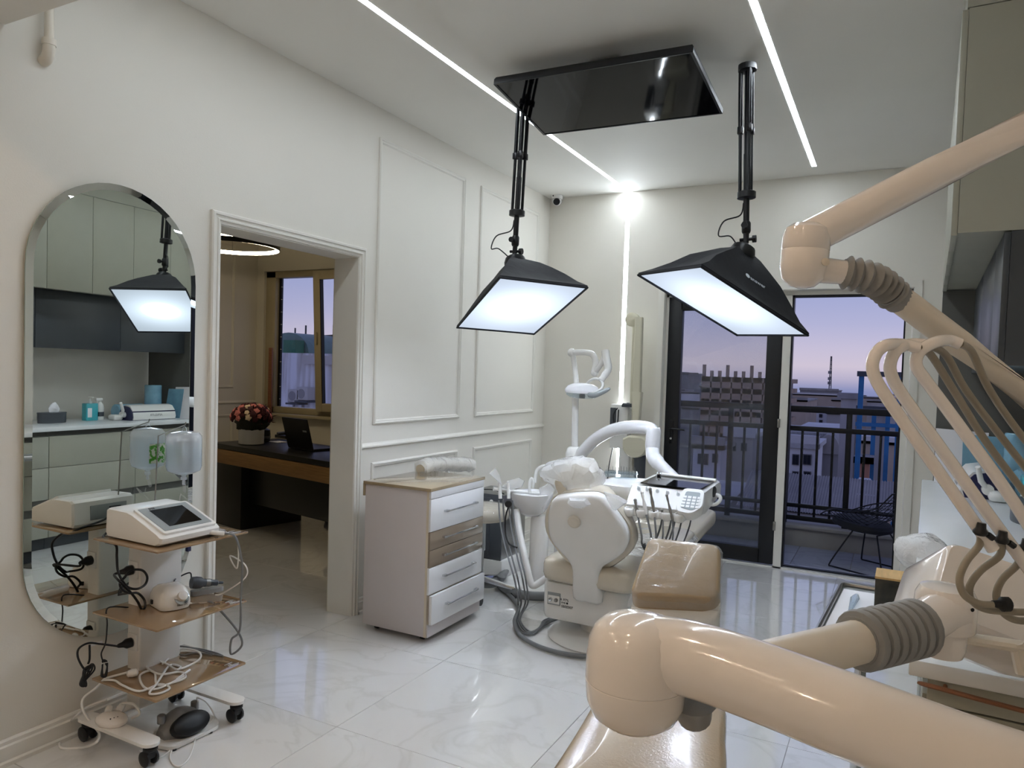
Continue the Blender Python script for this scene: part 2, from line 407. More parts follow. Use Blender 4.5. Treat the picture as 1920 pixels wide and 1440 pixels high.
def tname(): tn[0] += 1; return 'trim_%d' % tn[0]
struct(mould(tname(), 2.373, 0, 3.487, 2.2, CAS, LW, True))                        # door casing
# plain inner lining of the passage
b = MB().box((-3.005, 2.40, 0), (WX + .002, 2.432, 2.142)).box((-3.005, 3.428, 0), (WX + .002, 3.46, 2.142)).box((-3.005, 2.40, 2.138), (WX + .002, 3.46, 2.165))
struct(b.build(tname(), 'trim_paint'))
for y0, y1 in ((3.598, 4.602), (4.828, 5.845)):
    struct(mould(tname(), y0, 1.143, y1, 2.888, PROF, LW))
    struct(mould(tname(), y0 - .004, 0.2, y1 - .01, 0.91, PROF, LW))
# chair rail
prof = [(0, 0), (.008, .004), (.014, .012), (.018, .018), (.026, .018), (.03, .008), (.034, 0)]
b = MB(); b.loft([[V((WX + h, 3.487, 1.034 - o)), V((WX + h, BY, 1.034 - o))] for o, h in prof], caps=False, closed=False); struct(b.build(tname(), 'trim_paint', angle=25))
bp_ = [(0.0, 0.095), (.006, .095), (.012, .088), (.012, .076), (.018, .07), (.018, .02), (.026, .014), (.026, 0)]
def base(name, p0, p1, nrm, m='trim_paint'):
    p0 = V(p0); p1 = V(p1); nrm = V(nrm); b = MB()
    b.loft([[p0 + nrm * h + V((0, 0, z)), p1 + nrm * h + V((0, 0, z))] for h, z in bp_], caps=False, closed=False)
    return struct(b.build(name, m, angle=25))
base('baseboard_left', (WX, -3.1, 0), (WX, 2.373, 0), (1, 0, 0))
base('baseboard_left_far', (WX, 3.487, 0), (WX, BY, 0), (1, 0, 0))
base('baseboard_back', (WX, BY, 0), (-1.82, BY, 0), (0, -1, 0))
base('baseboard_office_left', (-6.45, 1.0, 0), (-6.45, BY, 0), (1, 0, 0), 'office_paint')
base('baseboard_office_back', (-6.45, BY, 0), (-3.0, BY, 0), (0, -1, 0), 'office_paint')
for y0, y1 in ((2.3, 3.9), (4.2, 5.75)):
    struct(mould(tname(), y0, 1.22, y1, 2.8, PROF, OW, m='office_paint'))
    struct(mould(tname(), y0, 0.2, y1, 0.93, PROF, OW, m='office_paint'))
b = MB(); b.loft([[V((-6.45 + h, 1.0, 1.08 - o)), V((-6.45 + h, BY, 1.08 - o))] for o, h in prof], caps=False, closed=False); struct(b.build(tname(), 'office_paint', angle=25))

# ------------------------------------------------------------------ strip lights
t = thing('strip_light', 'white strip light recessed in ceiling and running down back wall', 'strip light', (-2.09, BY, CZ))
MB().box((-2.106, 1.49, CZ - .0006), (-2.074, BY - .001, CZ + .0)).build('ceiling_run', 'led', t)
MB().box((-2.108, BY - .0006, 0.58), (-2.072, BY, CZ - .001)).build('wall_run', 'led', t)
t = thing('strip_light', 'straight white strip light recessed in ceiling, right of the hanging screen', 'strip light', (-0.59, 4, CZ))
MB().box((-0.606, 1.49, CZ - .0006), (-0.574, 5.81, CZ)).build('diffuser', 'led', t)
# warm downlights in the hall part of the room behind the camera
sp = None
for x in (-2.0, -0.6):
    for y in (-2.2, -0.9, 0.3):
        t = thing('downlight', 'small round warm downlight in the ceiling behind the beam', 'downlight', (x, y, CZ), group='warm downlights in the hall')
        MB().lathe([(.05, 0), (.05, -.006), (.04, -.008), (.036, -.003)], (x, y, CZ), n=20).build('rim', 'white_plastic', t)
        MB().lathe([(.036, -.003), (.0, -.003)], (x, y, CZ), n=20).build('lamp', 'spot_warm', t)

# ------------------------------------------------------------------ gas pipe
t = thing('gas_pipe', 'short cream painted pipe elbow on left wall under the beam', 'pipe', (WX, 1.62, 2.6))
p = onx(92, 60, WX + .035)
MB().tube([(WX + .035, p.y, CZ), (WX + .035, p.y, onx(92, 85, WX + .035).z)], .016, 14).build('pipe', 'cream_dull', t)
z = onx(92, 92, WX + .035).z
MB().tube(spline([(WX + .035, p.y, z + .03), (WX + .035, p.y, z - .005), (WX + .022, p.y, z - .032), (WX, p.y, z - .038)], 5), .021, 14).tube([(WX + .035, p.y, z + .035), (WX + .035, p.y, z + .012)], .024, 14).build('elbow', 'cream_dull', t)

# ------------------------------------------------------------------ balcony door
d1 = struct(MB().box((-1.75, 6.13, 0), (-1.715, 6.26, 2.21)).box((0.055, 6.13, 0), (0.1, 6.26, 2.21)).box((-1.75, 6.13, 2.165), (0.1, 6.26, 2.21)).box((-0.795, 6.13, 0), (-0.735, 6.25, 2.17)).build('door_1', 'trim_paint', smooth=False))
struct(mould('casing', -1.79, 0, 0.15, 2.25, [(0, 0), (0, .012), (.02, .016), (.05, .012), (.055, .0), (.055, -.07)], lambda a, b, h: (a, BY - h, b), True, parent=d1))
MB().box((-1.75, 6.13, -0.02), (0.1, 6.27, 0.012)).build('threshold', 'floor_tile', d1)
MB().box((-0.735, 6.15, 0.012), (-0.722, 6.22, 2.165)).box((0.044, 6.15, 0.012), (0.056, 6.22, 2.165)).box((-0.735, 6.15, 2.15), (0.056, 6.22, 2.166)).box((-0.735, 6.17, 0.012), (0.056, 6.22, 0.022)).build('gasket', 'black_frame', d1)
x0, x1, z0, z1 = -1.715, -0.80, 0.02, 2.165
lf = MB().box((x0, 6.135, z0), (x0 + .115, 6.2, z1), .004).box((x1 - .115, 6.135, z0), (x1, 6.2, z1), .004).box((x0 + .1, 6.135, z0), (x1 - .1, 6.2, z0 + .12), .004).box((x0 + .1, 6.135, z1 - .11), (x1 - .1, 6.2, z1), .004).build('door_leaf', 'black_frame', d1)
MB().box((x0 + .11, 6.165, z0 + .11), (x1 - .11, 6.171, z1 - .1)).build('glass', 'dirty_glass', d1)
hx = x0 + .06
hd = MB().box((hx - .014, 6.128, .93), (hx + .014, 6.136, 1.13), .003).tube(spline([(hx, 6.13, 1.06), (hx, 6.09, 1.06), (hx + .03, 6.085, 1.06), (hx + .125, 6.085, 1.055)], 4), .008, 8).build('handle', 'black_metal', d1)
MB().cyl((hx, 6.127, .975), (hx, 6.12, .975), .009, 12).build('lock', 'chrome', d1)
for z in (0.3, 1.12, 1.95): MB().box((-.806, 6.115, z), (-.786, 6.135, z + .07), .003).build('hinge', 'steel', d1)
# ------------------------------------------------------------------ softboxes hung from the ceiling
def glow_mat(name, c, hi, lo, rad):
    m = bpy.data.materials.new(name); m.use_nodes = True; n = m.node_tree; n.nodes.clear()
    o = n.nodes.new('ShaderNodeOutputMaterial'); e = n.nodes.new('ShaderNodeEmission'); g = n.nodes.new('ShaderNodeNewGeometry')
    d = n.nodes.new('ShaderNodeVectorMath'); d.operation = 'DISTANCE'; d.inputs[1].default_value = c
    def mth(op, a, b):
        q = n.nodes.new('ShaderNodeMath'); q.operation = op
        for i, v in enumerate((a, b)):
            if v is None: continue
            if isinstance(v, (int, float)): q.inputs[i].default_value = v
            else: n.links.new(v, q.inputs[i])
        return q.outputs[0]
    s2 = mth('POWER', mth('DIVIDE', d.outputs['Value'], rad), 2.0)
    r_ = mth('ADD', mth('MULTIPLY', mth('POWER', math.e, mth('MULTIPLY', s2, -1.0)), hi), mth('ADD', mth('MULTIPLY', mth('POWER', math.e, mth('MULTIPLY', s2, -.05)), .8), lo))
    e.inputs[0].default_value = srgb((222, 236, 255)) + (1,)
    n.links.new(g.outputs['Position'], d.inputs[0]); n.links.new(r_, e.inputs[1]); n.links.new(e.outputs[0], o.inputs[0])
    MATS[name] = m
def softbox(idx, q, top, label, slab):
    q = [V(p) for p in q]; c = sum(q, V()) / 4
    n = (q[1] - q[0]).cross(q[3] - q[0]).normalized()
    if n.z < 0: n = -n
    ap = c + n * 0.27
    glow_mat('diffuser_%d' % idx, c, SB_HI, SB_LO, 0.05)
    st = thing('softbox_light', label, 'studio light', (top[0], top[1], CZ))
    # fabric: front rim -> collar, panels sag inward a little
    rings = []
    for s, h in ((1.0, 0.0), (1.0, .012), (.87, .055), (.70, .12), (.52, .185), (.36, .235), (.24, .268), (.15, .285)):
        ring = []
        for i in range(4):
            a = c + (q[i] - c) * s; b2 = c + (q[(i + 1) % 4] - c) * s
            for k in range(5):
                t = k / 5; p = a.lerp(b2, t); sag = 4 * t * (1 - t) * .035 * s * (1 if h > .02 else 0)
                ring.append(p + (c - p).normalized() * sag + n * h + noise.noise_vector(p * 9) * .012 * (1 if h > .03 else 0))
        rings.append(ring)
    MB().loft(rings, caps=False).add(rings[-1], [tuple(range(20))]).build('fabric_hood', 'black_cloth', st, angle=25)
    MB().tube([c + (p - c) * .995 for p in q], .0065, 6, closed=True).build('rim', 'black_cloth', st)
    # diffuser
    N = 10; vs = []; fs = []
    for i in range(N + 1):
        for j in range(N + 1):
            u = i / N; w = j / N
            p = (q[0] * (1 - u) + q[1] * u) * (1 - w) + (q[3] * (1 - u) + q[2] * u) * w
            p = c + (p - c) * .985
            vs.append(p + n * (.004 + .004 * math.sin(math.pi * u) * math.sin(math.pi * w)))
    for i in range(N):
        for j in range(N): fs.append((i * (N + 1) + j, i * (N + 1) + j + 1, (i + 1) * (N + 1) + j + 1, (i + 1) * (N + 1) + j))
    MB().add(vs, fs).build('diffuser', 'diffuser_%d' % idx, st)
    # inverted tripod stand
    top = V(top); bot = ap + n * .06 + V((0, 0, .05)); ax = (top - bot).normalized()
    z_at = lambda z: bot + ax * ((z - bot.z) / ax.z)
    zl = 2.40
    MB().cyl(bot, z_at(CZ - .02), .0125, 12).cyl(bot, z_at(2.6), .015, 12).build('pole', 'black_metal', st)
    x, y, _ = frame(ax)
    for k in range(3):
        a = 2 * math.pi * k / 3 + .5; o = x * math.cos(a) * .032 + y * math.sin(a) * .032
        MB().cyl(z_at(CZ - .03) + o, z_at(2.72) + o, .011, 10).cyl(z_at(2.74) + o, z_at(zl) + o, .0085, 10).box(*[z_at(2.72) + o + V((s * .013, s * .013, s * .018)) for s in (-1, 1)], bev=.003).build('leg', 'black_metal', st)
    for z in (zl, CZ - .04): MB().lathe([(.03, -.02), (.045, -.016), (.045, .012), (.026, .02)], z_at(z), ax, 12).build('collar', 'black_plastic', st)
    b = MB().lathe([(.018, 0), (.022, .01), (.022, .05), (.016, .06)], bot, ax, 12).cyl(bot + ax * .03, bot + ax * .03 + x * .05, .007, 8).cyl(bot + ax * .03 + x * .04, bot + ax * .03 + x * .055, .016, 8)
    b.tube([bot, bot - ax * .04, ap], .014, 10).cyl(bot - ax * .03 - y * .03, bot - ax * .03 + y * .04, .008, 8).cyl(bot - ax * .03 + y * .03, bot - ax * .03 + y * .048, .018, 8)
    b.build('tilt_bracket', 'black_plastic', st)
    MB().lathe([(.06, -.02), (.065, 0), (.055, .03), (.03, .045)], ap + n * .01, n, 14).build('lamp_socket', 'black_plastic', st)
    s = -1
    MB().tube(spline([z_at(2.36) + R_ * .014 * s, z_at(2.30) + R_ * .03 * s, z_at(2.27) + R_ * .11 * s, z_at(2.2) + R_ * .135 * s, ap + n * .10 + R_ * .09 * s, ap + n * .04 + R_ * .03 * s], 7), .0035, 6).build('power_cord', 'black_plastic', st)
    return st, q, c, n
SB_HI, SB_LO = 280.0, 0.58
S1 = [(-2.295, 3.686, 1.745), (-1.973, 4.068, 1.731), (-1.462, 3.645, 1.955), (-1.784, 3.263, 1.970)]
S2 = [(-1.159, 3.55, 2.0), (-.758, 4.057, 1.73), (-.371, 3.741, 1.713), (-.772, 3.235, 1.984)]
softbox(1, S1, (-1.925, 3.735, CZ), 'black softbox with glowing front hanging left of the flat screen', 'l')
st2, q, c, n = softbox(2, S2, (-0.71, 3.76, CZ), 'black softbox with printed name hanging in front of the balcony door', 'r')
a, b_, e = q[3], q[2], c + (q[3] - c) * .2 + n * .27
pn = (b_ - a).cross(e - a).normalized()
if pn.dot(CAM - a) < 0: pn = -pn
pc = onp(1407, 534, a, pn) + pn * .03
text('\u25cfanswer', .034, basis(pc, b_ - a, pn.cross(b_ - a)), 'ink_light', st2)

# ------------------------------------------------------------------ ceiling television
TL, TR, BR, BL = V((-1.868, 3.285, 2.955)), V((-.849, 3.254, 2.932)), V((-.834, 3.828, 2.847)), V((-1.853, 3.858, 2.869))
n = (TR - TL).cross(BL - TL).normalized()
if n.z < 0: n = -n
c = (TL + TR + BR + BL) / 4
tv = thing('television', 'black flat television hung face down from the ceiling', 'television', (c.x, c.y, CZ))
o = [TL, TR, BR, BL]
MB().puff(o, n, [(.997, -.004), (1, 0), (1, .02), (.985, .032), (.9, .045)]).build('casing', 'black_plastic', tv)
ins = [c + (p - c) * .975 for p in o]
MB().puff(ins, n, [(1, -.005), (1, -.002)]).build('screen', 'screen_black', tv)
# slim bezel lips
b = MB()
for i in range(4):
    p, r = o[i], o[(i + 1) % 4]; p2, r2 = ins[i], ins[(i + 1) % 4]
    b.loft([[p - n * .004, r - n * .004], [p - n * .008, r - n * .008], [p2 - n * .008, r2 - n * .008], [p2 - n * .004, r2 - n * .004]], caps=False, closed=False)
b.build('bezel', 'black_metal', tv)
mc = c + n * .045
MB().box(mc - V((.15, .15, 0)), mc + V((.15, .15, .012)), .003).cyl(mc, (mc.x, mc.y, CZ), .02, 12).box((mc.x - .08, mc.y - .08, CZ - .012), (mc.x + .08, mc.y + .08, CZ), .003).build('ceiling_mount', 'black_metal', tv)

# ------------------------------------------------------------------ security camera
t = thing('security_camera', 'small white dome camera in the ceiling corner', 'camera', (-2.72, 5.98, CZ))
p = V((-2.72, 5.98, CZ))
MB().lathe([(.052, 0), (.055, -.012), (.05, -.03), (.04, -.036)], p, n=18).build('mount', 'white_plastic', t)
MB().ball(p + V((0, 0, -.05)), .042).build('housing', 'white_plastic', t)
dr = (CAM + V((-.6, 0, -.6)) - p).normalized()
MB().lathe([(.03, .028), (.03, .042), (.02, .044)], p + V((0, 0, -.05)), dr, 14).build('lens', 'black_plastic', t)
MB().box(p + V((-.02, -.053, -.018)), p + V((.006, -.045, -.006))).build('badge', 'black_plastic', t)

# ------------------------------------------------------------------ mirror
t = thing('wall_mirror', 'tall rounded frameless mirror on the left wall behind the trolley', 'mirror', (WX, 1.922, .364))
def stadium(y0, y1, z0, z1, x, n=24):
    r = (y1 - y0) / 2; yc = (y0 + y1) / 2; pts = []
    for k in range(n + 1):
        a = math.pi * k / n; pts.append(V((x, yc + r * math.cos(a), z1 - r + r * math.sin(a))))
    for k in range(n + 1):
        a = math.pi + math.pi * k / n; pts.append(V((x, yc + r * math.cos(a), z0 + r + r * math.sin(a))))
    return pts
y0, y1, z0, z1, bw = 1.556, 2.288, .364, 2.202, .027
out = stadium(y0, y1, z0, z1, WX + .016); back = stadium(y0, y1, z0, z1, WX + .011); inn = stadium(y0 + bw, y1 - bw, z0 + bw, z1 - bw, WX + .0195)
MB().add(inn, [tuple(range(len(inn)))]).build('mirror_face', 'mirror_silver', t, smooth=False)
MB().loft([out, inn], caps=False).build('bevel', 'mirror_silver', t, smooth=False)
MB().loft([back, out], caps=False).loft([stadium(y0 + .03, y1 - .03, z0 + .03, z1 - .03, WX), stadium(y0 + .03, y1 - .03, z0 + .03, z1 - .03, WX + .011)], caps=False).add(back, [tuple(range(len(back)))]).build('edge', 'mirror_edge', t)

# ------------------------------------------------------------------ drawer cabinet
x0, x1, y0, y1 = -2.63, -2.185, 3.30, 3.875
t = thing('drawer_cabinet', 'white drawer cabinet with tan top and two taupe drawers by the doorway', 'cabinet', ((x0 + x1) / 2, (y0 + y1) / 2, 0))
mat('cab_carcass', (205, 198, 198), 0.4, noise_amt=0.01)
MB().box((x0, y0, .035), (x1 - .025, y1, .835), .001).build('body', 'cab_carcass', t)
MB().box((x0 - .012, y0 - .008, .835), (x1 + .002, y1 + .008, .853), .002).box((x0 - .012, y0 - .008, .77), (x0, y1 + .008, .84)).build('top', 'tan_top', t)
mat('edge_beige', (214, 202, 182), 0.4)
MB().box((x1 - .027, y0 - .001, .035), (x1 - .012, y1 + .001, .84)).build('front_edge', 'edge_beige', t)
for k in range(4):
    cx = (x0 + .06, x1 - .07)[k % 2]; cy = (y0 + .06, y1 - .06)[k // 2]
    MB().cyl((cx - .01, cy, .0175), (cx + .01, cy, .0175), .0175, 12).build('caster', 'black_plastic', t)
zs = [(.795, .85, 'white_lac', 0, 0), (.615, .792, 'white_lac', 1, 0), (.515, .612, 'taupe_front', 1, 0), (.418, .512, 'taupe_front', 1, 0), (.27, .415, 'white_lac', 1, 0), (.108, .267, 'white_lac', 1, .022)]
for z0, z1, m, h, op in zs:
    dr = MB().box((x1 - .018 + op, y0, z0), (x1 + op, y1, z1), .0012).build('drawer', m, t)
    if op: MB().box((x1 - .2, y0 + .02, z0 + .01), (x1 - .017 + op, y0 + .032, z1 - .02)).build('drawer_box', 'cab_carcass', dr)
    if h:
        zc = z0 + (z1 - z0) * .55; hy0, hy1 = y0 + .13, y1 - .10
        if m == 'taupe_front': hy0, hy1 = y0 + .12, y1 - .09
        MB().box((x1 + op, hy0, zc - .006), (x1 + op + .022, hy0 + .03, zc + .006), .002).box((x1 + op, hy1 - .03, zc - .006), (x1 + op + .022, hy1, zc + .006), .002).box((x1 + op + .016, hy0, zc - .004), (x1 + op + .024, hy1, zc + .004), .002).build('handle', 'chrome', dr)
MB().box((x1 - .02, y0 + .005, .035), (x1 - .004, y1 - .005, .104)).build('plinth', 'cab_carcass', t)
# ------------------------------------------------------------------ instrument trolley
TX0, TX1, TY0, TY1 = -2.735, -2.352, 1.768, 2.192
ZT, ZM, ZL = .80, .51, .247
t = thing('instrument_trolley', 'white wheeled trolley with three tan glass shelves before the mirror', 'trolley', (-2.55, 1.95, 0))
for z in (ZT, ZM, ZL):
    sh = MB().rbox((TX0, TY0, z - .008), (TX1, TY1, z), .006, 2, .0015, 3).build('shelf', 'tan_glass', t)
    mk = [((-.05, -.1), (-.05, -.06)), ((-.05, -.08), (-.03, -.08)), ((-.035, -.095), (-.022, -.07)), ((-.022, -.1), (-.022, -.05))]
    b = MB()
    for p, q in mk: b.tube([(TX1 + p[0], TY1 + p[1] + .03, z + .0006), (TX1 + q[0], TY1 + q[1] + .03, z + .0006)], .0011, 4)
    b.build('emblem', 'ink_light', sh)
cx0, cx1, cy0, cy1 = -2.715, -2.64, 1.905, 2.10
MB().rbox((cx0, cy0, .09), (cx1, cy1, ZT - .008), .008, 2, .001, 3).build('column', 'white_matte', t)
for z in (ZT, ZM, ZL): MB().box((cx1 - .005, cy0 + .02, z - .03), (cx1 + .12, cy1 - .02, z - .008), .003).build('bracket', 'white_matte', t)
for z in (.655, .36):
    ol = MB().box((cx0 + .012, cy0 - .008, z - .034), (cx1 - .008, cy0 + .002, z + .034), .003).build('socket_outlet', 'white_plastic', t)
    MB().cyl(((cx0 + cx1) / 2, cy0 - .0082, z), ((cx0 + cx1) / 2, cy0 - .0086, z), .02, 16).build('socket_recess', 'grey_plastic', ol)
for fy in (1.765, 2.165):
    p = [(-2.775, fy - .035, .082), (-2.36, fy - .035, .082), (-2.335, fy, .082), (-2.36, fy + .035, .082), (-2.775, fy + .035, .082)]
    MB().prism(roundpoly(p, .03), (0, 0, .012)).build('foot_bar', 'white_plastic', t)
    for fx in (-2.74, -2.375):
        c = MB().cyl((fx, fy, .06), (fx, fy, .085), .011, 10).lathe([(.02, .058), (.026, .062), (.026, .07), (.012, .076)], (fx, fy, 0), n=14).box((fx - .014, fy - .02, .03), (fx + .014, fy + .02, .066), .006).build('caster', 'black_plastic', t)
        for s in (-1, 1):
            MB().lathe([(.01, -.008), (.022, -.008), (.029, -.004), (.029, .004), (.022, .008), (.008, .008)], (fx - .008, fy + s * .018, .0295), (0, 1, 0), 18).build('wheel', 'black_plastic', c)
MB().box((-2.72, 1.78, .084), (-2.66, 2.15, .094), .002).build('cross_bar', 'white_plastic', t)
TR_ = t
# ---- implant motor with touch screen
my0, my1 = 1.80, 2.07
t = thing('implant_motor', 'white dental implant motor with tilted grey touch screen on top shelf', 'dental motor', (-2.55, 1.95, ZT))
IM = t; mx0, mx1 = -2.712, -2.375
prof = [(mx0 + .01, .006), (mx0, .02), (mx0 + .004, .108), (mx0 + .02, .118), (mx0 + .13, .116), (mx0 + .165, .108), (mx1 - .075, .070), (mx1 - .02, .048), (mx1, .036), (mx1 - .006, .016), (mx1 - .03, .004)]
rings = []
for y, s in ((my0, .93), (my0 + .006, .985), (my0 + .016, 1), (my1 - .016, 1), (my1 - .006, .985), (my1, .93)):
    rings.append([V(((mx0 + mx1) / 2 + (x - (mx0 + mx1) / 2) * s, y, ZT + (.058 + (z - .058) * s) - .0)) for x, z in prof])
MB().loft(rings).build('housing', 'white_plastic', t, angle=30)
a = V((mx0 + .150, 0, ZT + .1145)); b_ = V((mx1 - .022, 0, ZT + .0515)); d = (b_ - a).normalized(); nn = V((-d.z, 0, d.x))
if nn.z < 0: nn = -nn
def slab(u0, u1, y0, y1, h0, h1, name, m, par, rad=.006):
    L = (b_ - a).length
    pts = [a + d * (L * u0) + V((0, y0, 0)), a + d * (L * u1) + V((0, y0, 0)), a + d * (L * u1) + V((0, y1, 0)), a + d * (L * u0) + V((0, y1, 0))]
    return MB().prism([p + nn * h0 for p in roundpoly(pts, rad)], nn * (h1 - h0)).build(name, m, par)
slab(-.06, 1.06, my0 + .02, my1 - .012, -.012, .006, 'screen_bezel', 'white_plastic', t, .012)
pn_ = slab(0, .97, my0 + .032, my1 - .024, .004, .0075, 'front_panel', 'grey_face', t, .004)
slab(.12, .84, my0 + .068, my1 - .055, .006, .0085, 'screen', 'screen_black', pn_, .001)
text('DTE', .014, basis(a + d * ((b_ - a).length * .06) + V((0, my0 + .085, 0)) + nn * .0085, (0, 1, 0), -d), 'ink', t)
MB().box((mx0 - .002, my0 + .07, ZT + .03), (mx0 + .006, my1 - .04, ZT + .09), .002).build('rear_panel', 'grey_face', t)
MB().box((mx0 - .012, my0 + .15, ZT + .045), (mx0 + .002, my0 + .20, ZT + .078), .004).build('power_inlet', 'black_plastic', t)
# handpiece cradle + plug at the right end
hp = MB().tube([(mx1 - .02, my1 - .05, ZT + .022), (mx1 + .012, my1 - .035, ZT + .02), (mx1 + .03, my1 - .01, ZT + .016)], .009, 10).build('hose_plug', 'white_matte', t)
MB().box((mx1 - .10, my1 - .002, ZT + .002), (mx1 - .01, my1 + .035, ZT + .02), .006).build('cradle', 'grey_plastic', t)
MB().tube([(mx1 - .10, my1 + .015, ZT + .03), (mx1 - .04, my1 + .02, ZT + .026)], .008, 8).build('micro_motor', 'dark_grey', t)
# drip stand and bottle
rx = mx0 + .02
p0 = onx(290, 945, rx); p1 = onx(297, 817, rx); p2 = onx(347, 797, rx)
MB().tube([(rx, p0.y, ZT + .10), (rx, p1.y, p1.z), (rx, p2.y, p2.z), (rx, p2.y + .004, p2.z + .012)], .0028, 8).build('drip_pole', 'steel', t)
bt = thing('infusion_bottle', 'clear plastic infusion bottle hanging upside down above the implant motor', 'bottle', (rx, p2.y, p2.z))
bc = onx(345, 860, rx); zt_, zb_ = onx(345, 808, rx).z, onx(345, 900, rx).z; H = zt_ - zb_; rb = (onx(372, 850, rx).y - onx(318, 850, rx).y) / 2
cy = bc.y
pr = [(.006, -.02), (.006, 0), (.013, .002), (.013, .012), (.009, .016), (.013, .022), (rb * .6, .03), (rb * .92, .042), (rb, .06), (rb, H * .80), (rb * .98, H * .9), (rb * .8, H * .97), (rb * .3, H)]
MB().lathe(pr, (rx, cy, zb_), n=20).build('bottle_body', 'bottle_clear', bt)
MB().lathe([(rb * .55, .031), (rb * .90, .043), (rb * .97, .06), (rb * .97, H * .76), (.002, H * .76)], (rx, cy, zb_), n=20).build('saline', 'acrylic', bt)
MB().tube(spline([(rx, cy - .012, zt_ - .004), (rx, cy - .008, zt_ + .012), (rx, cy, zt_ + .018), (rx, cy + .008, zt_ + .012), (rx, cy + .012, zt_ - .004)], 4), .0018, 6).build('hanging_loop', 'bottle_clear', bt)
mat('label_green', (86, 168, 60), 0.5, col2=(226, 232, 220), scale=60, mix=(.5, .55))
vs = []; 
for k in range(7):
    an = math.pi + (-.55 + k * 1.1 / 6)
    for z in (H * .28, H * .68): vs.append(V((rx + math.cos(an) * (rb + .0006), cy + math.sin(an) * (rb + .0006), zb_ + z)))
MB().add(vs, [(2 * k, 2 * k + 2, 2 * k + 3, 2 * k + 1) for k in range(6)]).build('bottle_label', 'label_green', bt)
MB().lathe([(.004, -.055), (.007, -.05), (.007, -.02), (.008, -.016), (.008, -.004)], (rx, cy, zb_), (0.12, -0.2, 1), 10).build('drip_chamber', 'wrap_clear', bt)
MB().tube(spline([(rx - .004, cy - .01, zb_ - .055), (rx, cy - .02, zb_ - .09), (rx + .03, cy - .03, ZT + .13), (rx + .02, cy + .04, ZT + .05), (rx, cy + .07, ZT - .05), (rx + .02, cy + .06, ZM + .2)], 6), .0022, 6).build('drip_line', 'wrap_clear', bt)
MB().box((rx + .002, cy + .012, ZM + .165), (rx + .018, cy + .03, ZM + .215), .002).build('roller_clamp', 'navy', bt)
# ---- loose grey hose from the motor down to the floor pedal side
def cord(name, label, pts, r, m, cat='cable', n=8, sides=8, parent=None):
    o = MB().tube(spline(pts, n), r, sides).build(name, m, parent)
    if parent is None: tag(o, label, cat)
    return o
cord('handpiece_hose', 'long grey handpiece hose looping over the trolley right side', [(mx1 + .03, my1 - .01, ZT + .016), (mx1 + .05, my1 + .03, ZT - .005), (mx1 + .055, my1 + .06, ZT - .12), (mx1 + .05, my1 + .062, ZM + .05), (mx1 + .05, my1 + .06, ZM - .1), (mx1 + .02, my1 + .045, ZL + .12), (mx1 - .02, my1 + .08, ZL + .04), (mx1 + .02, my1 + .10, ZL + .08), (mx1 + .03, my1 + .06, ZL + .16), (mx1 - .06, my1 + .02, ZL + .26), (-2.49, 2.10, ZM - .012)], .0045, 'grey_hose', parent=IM)
cord('foot_cable', 'thin white cable curling from the implant motor beside the doorway', [(mx1 - .01, my1 + .03, ZT + .01), (mx1 + .015, my1 + .07, ZT - .03), (mx1 + .0, my1 + .085, ZT - .15), (mx1 - .06, my1 + .10, ZM + .18), (mx1 + .02, my1 + .11, ZM + .15), (mx1 + .03, my1 + .1, ZM + .10), (mx1 - .06, my1 + .07, ZM + .03), (mx1 - .09, my1 + .055, ZM + .02)], .003, 'white_matte', parent=IM)
# ---- endodontic motor on the middle shelf
c0 = onz(318, 1138, ZM)
t = thing('scaler_unit', 'small white domed control unit with round knob on middle shelf', 'dental unit', (c0.x, c0.y, ZM))
rot = Matrix.Translation(V((c0.x - .01, c0.y + .012, ZM))) @ Matrix.Rotation(math.radians(-20), 4, 'Z')
pts = roundpoly([(-.075, -.07, 0), (.07, -.06, 0), (.085, 0, 0), (.07, .06, 0), (-.075, .07, 0)], .035, 5)
MB().puff(pts, (0, 0, 1), [(.92, .003), (1, .014), (1.0, .028), (.95, .05), (.84, .07), (.66, .084), (.40, .091), (.15, .093)]).xf(rot).build('housing', 'white_plastic', t)
MB().lathe([(.018, -.004), (.02, .002), (.018, .018), (.012, .02)], (.073, .018, .052), (.85, .1, .5), 16).xf(rot).build('knob', 'white_matte', t)
MB().lathe([(.03, -.004), (.03, .0015), (.028, .002)], (.072, .018, .05), (.85, .1, .5), 20).xf(rot).build('dial_ring', 'chrome', t)
MB().box((-.02, -.0715, .018), (-.005, -.064, .034)).xf(rot).build('switch', 'black_plastic', t)
text('NOPTIC', .012, rot @ basis((.0815, .02, .022), (-.12, 1, 0), (-.1, 0, 1)), 'ink', t)
c1 = onz(385, 1112, ZM)
t = thing('motor_handpiece', 'grey dental handpiece resting in its cradle on middle shelf', 'handpiece', (c1.x, c1.y, ZM))
dv = V((.35, .94, 0)).normalized(); sv = V((dv.y, -dv.x, 0))
MB().prism(roundpoly([c1 + dv * a + sv * b2 + V((0, 0, .001)) for a, b2 in ((-.06, -.022), (.065, -.02), (.08, 0), (.065, .02), (-.06, .022))], .018), (0, 0, .018)).build('cradle', 'grey_plastic', t)
MB().lathe([(.010, -.062), (.024, -.06), (.026, -.04), (.024, -.02), (.017, -.01), (.016, .02), (.013, .03), (.013, .05), (.006, .055), (.006, .075)], c1 + V((0, 0, .045)), dv * .95 + V((0, 0, -.16)), 14).build('motor_body', 'dark_grey', t)
MB().lathe([(.0172, .0), (.0172, .018)], c1 + V((0, 0, .045)), dv * .95 + V((0, 0, -.16)), 14).build('steel_ring', 'steel', t)
